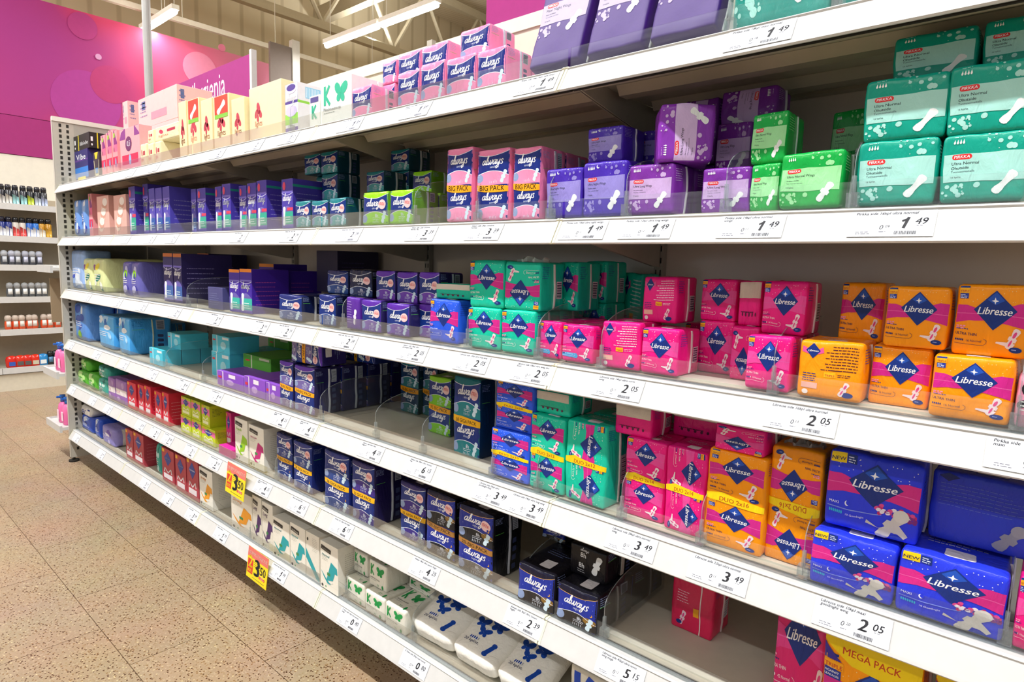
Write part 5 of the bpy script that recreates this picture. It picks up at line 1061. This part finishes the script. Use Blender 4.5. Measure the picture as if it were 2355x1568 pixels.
RX_ = atZ(440, 54, 4.25).x; m = MB(); m.box(RX_ - .03, RX_ + .03, -2, 6.5, 4.22, 4.28, mat('#e6e0d0', 'metal')); o = m.build('lighting_rail'); tag(o, 'long cream lighting rail crossing below the ceiling', 'rail')
for y in (.5, 2.2, 3.4, 5): s = MB(); s.tube((RX_, y, 4.28), (RX_, y, 6.5), .006, mat('#cfc8b8', 'metal'), 5); s.build('hanger', o)
TUBE = emit('#fffaf0', 22)
def fixture(x, y, z, L_, lab, grp):
    e = empty('tube_lamp', (x, y, z)); m = MB(); m.box(-L_ / 2, L_ / 2, -.04, .04, .02, .07, mat('#f0ece0', 'metal')); m.build('housing', e)
    m = MB(); m.tube((-L_ / 2 + .02, 0, .0), (L_ / 2 - .02, 0, .0), .03, TUBE, 10); m.build('tube', e)
    m = MB()
    for s in (-.4, .4): m.tube((s * L_, 0, .07), (s * L_, 0, 6.5 - z), .004, mat('#d8d2c4', 'metal'), 5)
    m.build('hanger', e); tag(e, lab, 'lamp', grp)
for (a, b2, c, d2, lab) in ((745, 105, 876, 61, 'lit fluorescent tube lamp, left of the long pair'), (880, 60, 1005, 8, 'lit fluorescent tube lamp, right of the long pair'), (328, 73, 378, 42, 'short lit tube lamp beside the grey pole, lower one'), (376, 42, 405, 26, 'short lit tube lamp beside the grey pole, upper one')):
    p, q = atZ(a, b2, 4.05), atZ(c, d2, 4.05); fixture((p.x + q.x) / 2, (p.y + q.y) / 2, 4.05, abs(q.x - p.x), lab, 'lit tube lamps')
for i, (x, y) in enumerate(FIX): fixture(x, y, 4.98, 2.0, 'fluorescent tube lamp over the aisle, outside the photo', 'aisle tube lamps')

# banner wall
def banner_mat():
    m = bpy.data.materials.new('banner_print'); m.use_nodes = True; nt = m.node_tree; b = nt.nodes['Principled BSDF']; L = nt.links.new
    tc = nt.nodes.new('ShaderNodeTexCoord'); sp = nt.nodes.new('ShaderNodeSeparateXYZ'); L(tc.outputs['Object'], sp.inputs[0])
    n = nt.nodes.new('ShaderNodeTexNoise'); n.inputs['Scale'].default_value = .9; n.inputs['Detail'].default_value = 1; L(tc.outputs['Object'], n.inputs['Vector'])
    a = nt.nodes.new('ShaderNodeMath'); a.operation = 'MULTIPLY_ADD'; a.inputs[1].default_value = .9; L(n.outputs['Fac'], a.inputs[0]); 
    s2 = nt.nodes.new('ShaderNodeMath'); s2.operation = 'MULTIPLY_ADD'; s2.inputs[1].default_value = .24; s2.inputs[2].default_value = -.38; L(sp.outputs['Y'], s2.inputs[0]); L(s2.outputs[0], a.inputs[2])
    r = nt.nodes.new('ShaderNodeValToRGB'); L(a.outputs[0], r.inputs[0]); e = r.color_ramp.elements; e[0].position = .05; e[0].color = lin('#9c2a80'); e[1].position = .95; e[1].color = lin('#e08aa8')
    for p, c in ((.28, '#a02672'), (.45, '#c02e5e'), (.62, '#d4527a')): x = e.new(p); x.color = lin(c)
    L(r.outputs[0], b.inputs['Base Color']); b.inputs['Roughness'].default_value = .6; return m
BX = -7.3
m = MB(); m.box(BX - .05, BX, -3, 3.22, 2.78, 3.98, banner_mat())
bo = m.build('wall_banner'); tag(bo, 'pink and magenta wall banner with soft light circles', 'banner')
for ci, (px, py, r, c) in enumerate(((200, 235, .33, '#a4368a'), (255, 195, .2, '#ac326c'), (190, 60, .2, '#a63276'), (510, 110, .17, '#dc7898'), (460, 160, .2, '#de82a0'), (226, 131, .03, '#c890b8'))):
    p = atX(px, py, BX); s = MB(); s.tube((BX + .0005, p.y, p.z), (BX + .003 + .0015 * ci, p.y, p.z), min(r, 3.97 - p.z), mat(c, 'matt'), 40); s.build('light_circle', bo)
m = MB(); m.box(BX - .05, BX, -3, 3.22, 2.39, 2.775, mat('#98246c', 'matt')); tag(m.build('banner_strip'), 'plain magenta strip under the pink banner', 'banner')
m = MB(); m.box(BX - .08, BX - .01, -3, 3.22, 1.95, 2.385, mat('#ddd6c8', 'matt')); tag(m.build('header_panel'), 'cream header panel above the deodorant shelves', 'panel')
# hanging signs
p0, p1 = atY(360, 215, .62), atY(578, 128, .62)
m = MB(); m.box(p0.x, p1.x, .615, .635, 2.1, p0.z, mat('#9a2478', 'matt')); so = m.build('category_sign')
tag(so, 'purple category sign reading Intiimihygienia above the gondola', 'sign')
A = Art(1); A.text(0, '#f0e4ee', 'Intiimihygienia', .0, .0, w=1); a_, b_ = atY(398, 240, .614), atY(518, 215, .614)
s = MB(); W_ = b_.x - a_.x; vs = []; fs = []
for L__, c, tr in A.s:
    for t in tr: k = len(vs); vs += [(a_.x + q[0] * W_, .6145, b_.z - .01 + q[1] * W_ * 1.5) for q in t]; fs.append((k, k + 1, k + 2))
s.add(vs, fs, mat('#efe2ec', 'matt')); s.build('lettering', so)
s = MB(); s.box(p1.x - .004, p1.x + .02, .61, .64, 0, p0.z + .02, WHITE); s.build('edge_strip', so)
m = MB(); q = atY(325, 100, .62); m.tube((q.x, .66, 0), (q.x, .66, 6.5), .028, mat('#a8a8a6', 'metal'), 16); tag(m.build('sign_pole'), 'grey steel pole rising behind the gondola to the roof', 'pole')
p = atY(1120, 60, 2.2); m = MB(); m.box(p.x, p.x + 2.2, 2.19, 2.22, 2.6, 4.2, mat('#b8388e', 'matt')); hs = m.build('hanging_sign'); s = MB(); s.tube((p.x + .3, 2.205, 4.2), (p.x + .3, 2.205, 6.5), .006, ST, 5); s.tube((p.x + 1.9, 2.205, 4.2), (p.x + 1.9, 2.205, 6.5), .006, ST, 5); s.build('hanger', hs); tag(hs, 'magenta hanging panel behind the gondola, top right of middle', 'sign')
p = atX(622, 150, -6.6); q = atX(688, 150, -6.6); m = MB(); m.box(-6.64, -6.6, p.y, q.y - .1, 3.0, p.z + .28, mat('#6e625a', 'matt')); o = m.build('dark_panel'); tag(o, 'dark grey hanging panel right of the pink banner', 'panel')
s = MB(); s.box(-6.66, -6.58, q.y - .1, q.y, 0, q.z + .28, mat('#b5b0a6', 'metal')); s.build('edge_post', o)

# ------------------------------------------------------------------ deodorant shelves at the far left
XF = -6.95; ZD = [.179, .565, .891, 1.211, 1.495, 1.81]
e = empty('deodorant_shelving', (XF, 0, 0)); tag(e, 'white wall shelving of deodorants at the far left', 'shelving')
def loc(mb, n): mb.v = [(x - XF, y, z) for x, y, z in mb.v]; mb.build(n, e)
m = MB(); m.box(BX - .02, BX, -2.6, 1.6, .1, 1.95, mat('#a79a86', 'metal')); loc(m, 'back_panel')
m = MB(); m.box(BX, XF - .03, -2.6, 1.6, 0, .17, mat('#d8d0bd', 'metal')); loc(m, 'plinth')
ys = [-2.5, -1.5, -.5]
SEG = [(-2.6, -1.02), (-1.01, .168), (.172, 1.6)]
for z in ZD:
    for a, b2 in SEG:
        m = MB(); m.box(BX, XF - .02, a, b2, z + .045, z + .055, DECK); m.prism([(XF, z), (XF - .012, z + .06), (XF - .02, z + .06), (XF - .01, z)], 'y', a, b2, WHITE) if False else m.box(XF - .02, XF, a, b2, z, z + .06, WHITE); loc(m, 'shelf')
def bottle(kind_, x, y, z, c1, c2, c3, lab):
    e2 = empty('deodorant', (x, y, z)); m = MB()
    if kind_ == 'roll':
        m.lathe([(.018, 0), (.024, .01), (.026, .05), (.021, .085)], (0, 0, 0), mat(c1, 'gloss'), 10, .8, 1); m.box(.018, .0215, -.014, .014, .03, .085, mat(c2, 'gloss')); m.build('bottle', e2, True)
        m = MB(); m.lathe([(.022, .086), (.024, .12), (.018, .14), (.004, .146)], (0, 0, 0), mat(c3, 'gloss'), 10, .8, 1); m.build('cap', e2, True)
    elif kind_ == 'spray':
        m.lathe([(.022, 0), (.024, .006), (.024, .13), (.014, .15)], (0, 0, 0), mat(c1, 'gloss'), 12); m.prism([(-.02, .0), (.02, .0), (.02, .07), (-.02, .1)], 'x', .018, .0235, mat(c2, 'gloss')); m.build('can', e2, True)
        m = MB(); m.lathe([(.02, .14), (.021, .17), (.016, .19)], (0, 0, 0), mat(c3, 'gloss'), 10); m.build('cap', e2, True)
    else:
        m.lathe([(.03, 0), (.038, .01), (.04, .08), (.034, .11), (.01, .12)], (0, 0, 0), mat(c1, 'gloss'), 12, .6, 1); m.build('bottle', e2, True); m = MB(); m.box(.018, .026, -.02, .02, .02, .06, mat(c2, 'gloss')); m.build('front_label', e2)
    e2.scale = (1.25, 1.25, 1.0)
    return tag(e2, lab, 'deodorant', 'deodorants on the far left shelves')
def row(lvl, xs, kind_, cols, word):
    for i, px in enumerate(xs):
        z = ZD[lvl] + .055; p = atX(px, 500, XF - .06); c = cols[i % len(cols)]
        pos = 'leftmost' if i == 0 else 'rightmost' if i == len(xs) - 1 else (OR[i + 1] + ' from left' if i < 6 else OR[len(xs) - i] + ' from right')
        bottle(kind_, XF - .06, p.y, z, *c, f'{word} deodorant on the {["sixth", "fifth", "fourth", "third", "second", "top"][lvl]} far-left shelf, {pos}')
row(5, [6, 22, 38, 56, 72, 88, 103], 'spray', [('#2c2c34', '#b8b4b0', '#2a2a30'), ('#34343a', '#d0ccc4', '#2a2a30'), ('#33363e', '#8fc4c8', '#26282e'), ('#33363e', '#8fc4c8', '#26282e'), ('#34363a', '#b8cc3a', '#2a2a2e'), ('#34363c', '#b8c4d4', '#2a2a30'), ('#34363c', '#a8b4d4', '#2a2a30')], 'dark rounded')
row(4, [3, 18, 34, 50, 66, 80, 94, 109], 'spray', [('#22307a', '#dfe2ea', '#1a1a2a'), ('#22307a', '#dfe2ea', '#1a1a2a'), ('#c8c0b8', '#d84848', '#1c1c20'), ('#c8c0b8', '#d84848', '#1c1c20'), ('#2a60b8', '#dfe2ea', '#1c1c20'), ('#2a70c8', '#dfe2ea', '#1c1c20'), ('#b8862a', '#e0d8c8', '#1c1c20'), ('#b8862a', '#d8a83a', '#1c1c20')], 'spray can')
row(3, [3, 20, 34, 52, 68, 84], 'roll', [('#4a4c54', '#c4c8d0', '#b4b8c0'), ('#4a4c54', '#c4c8e0', '#b4b8c8')], 'grey roll-on')
row(2, [11, 28, 46, 62, 78, 91], 'roll', [('#5a5c60', '#f0f0ee', '#9a9c9e')], 'white labelled')
row(1, [2, 19, 34, 52, 64, 86, 100, 118], 'roll', [('#e05a30', '#e8e4dc', '#c8b8ac'), ('#d8502a', '#ece8e0', '#c4b4a8')], 'orange-based roll-on')
row(0, [4, 24, 42, 60, 78], 'jar', [('#d0281c', '#3a5ab0', '#d0281c'), ('#d8301c', '#5a5a5a', '#d8301c'), ('#d0281c', '#5a5a5a', '#d0281c'), ('#d8301c', '#c8c0a8', '#c0281c'), ('#2a86c8', '#e6ecec', '#2a86c8')], 'squat')
row(0, [96, 108, 120], 'roll', [('#2a2c30', '#5a8ab0', '#1e2024')], 'black capped')

# pink pump bottles on the end-cap shelves behind the post
XE = X0 - .04
for si, (z, dy) in enumerate(((.235, .0), (.60, .0), (1.30, .0))):
    s = MB(); s.box(XE - .34, XE - .003, -.02, .5, z - .02, z, WHITE); s.box(XE - .345, XE - .34, -.03, .5, z - .035, z + .012, WHITE); s.box(XE - .34, XE - .003, -.035, -.02, z - .035, z + .012, WHITE)
    o = s.build('end_shelf'); tag(o, f'white end-cap shelf left of the slotted post, {["lowest", "middle", "top"][si]} one', 'shelf', 'white end-cap shelves')
    if z > 1: continue
    for i in range(6):
        r_, c_ = i % 3, i // 3; e2 = empty('pump_bottle', (XE - .075 - c_ * .1, .03 + r_ * .085, z)); m = MB()
        m.lathe([(.03, 0), (.036, .008), (.037, .1), (.03, .13), (.012, .145)], (0, 0, 0), mat('#ee6fa8', 'gloss'), 14, 1, .8); m.build('bottle', e2, True)
        m = MB(); m.tube((0, 0, .145), (0, 0, .175), .014, mat('#1f63b8', 'gloss')); m.tube((0, 0, .17), (0, 0, .192), .017, mat('#1f63b8', 'gloss')); pm = m.build('pump', e2, True); m = MB(); m.tube((0, 0, .175), (-.0, -.035, .18), .007, mat('#1f63b8', 'gloss'), 8); m.build('nozzle', pm)
        m = MB(); m.box(-.016, .016, -.0325, -.029, .03, .09, mat('#f6d4e2', 'paper')); m.build('front_label', e2)
        tag(e2, f'pink pump bottle with blue pump, {["lower", "upper"][si]} end shelf, {["left", "right"][1 - c_]} file, {["front", "middle", "back"][r_]}', 'bottle', 'pink pump bottles')
# a brown board and pink pack on that end cap
m = MB(); a_, b_ = atX(113, 640, XE - .2), atX(143, 740, XE - .2)
m.box(XE - .2, XE - .19, a_.y, b_.y, b_.z, a_.z, mat('#9a866a', 'paper')); o = m.build('divider_board'); tag(o, 'brown board standing beside the far left post', 'board')
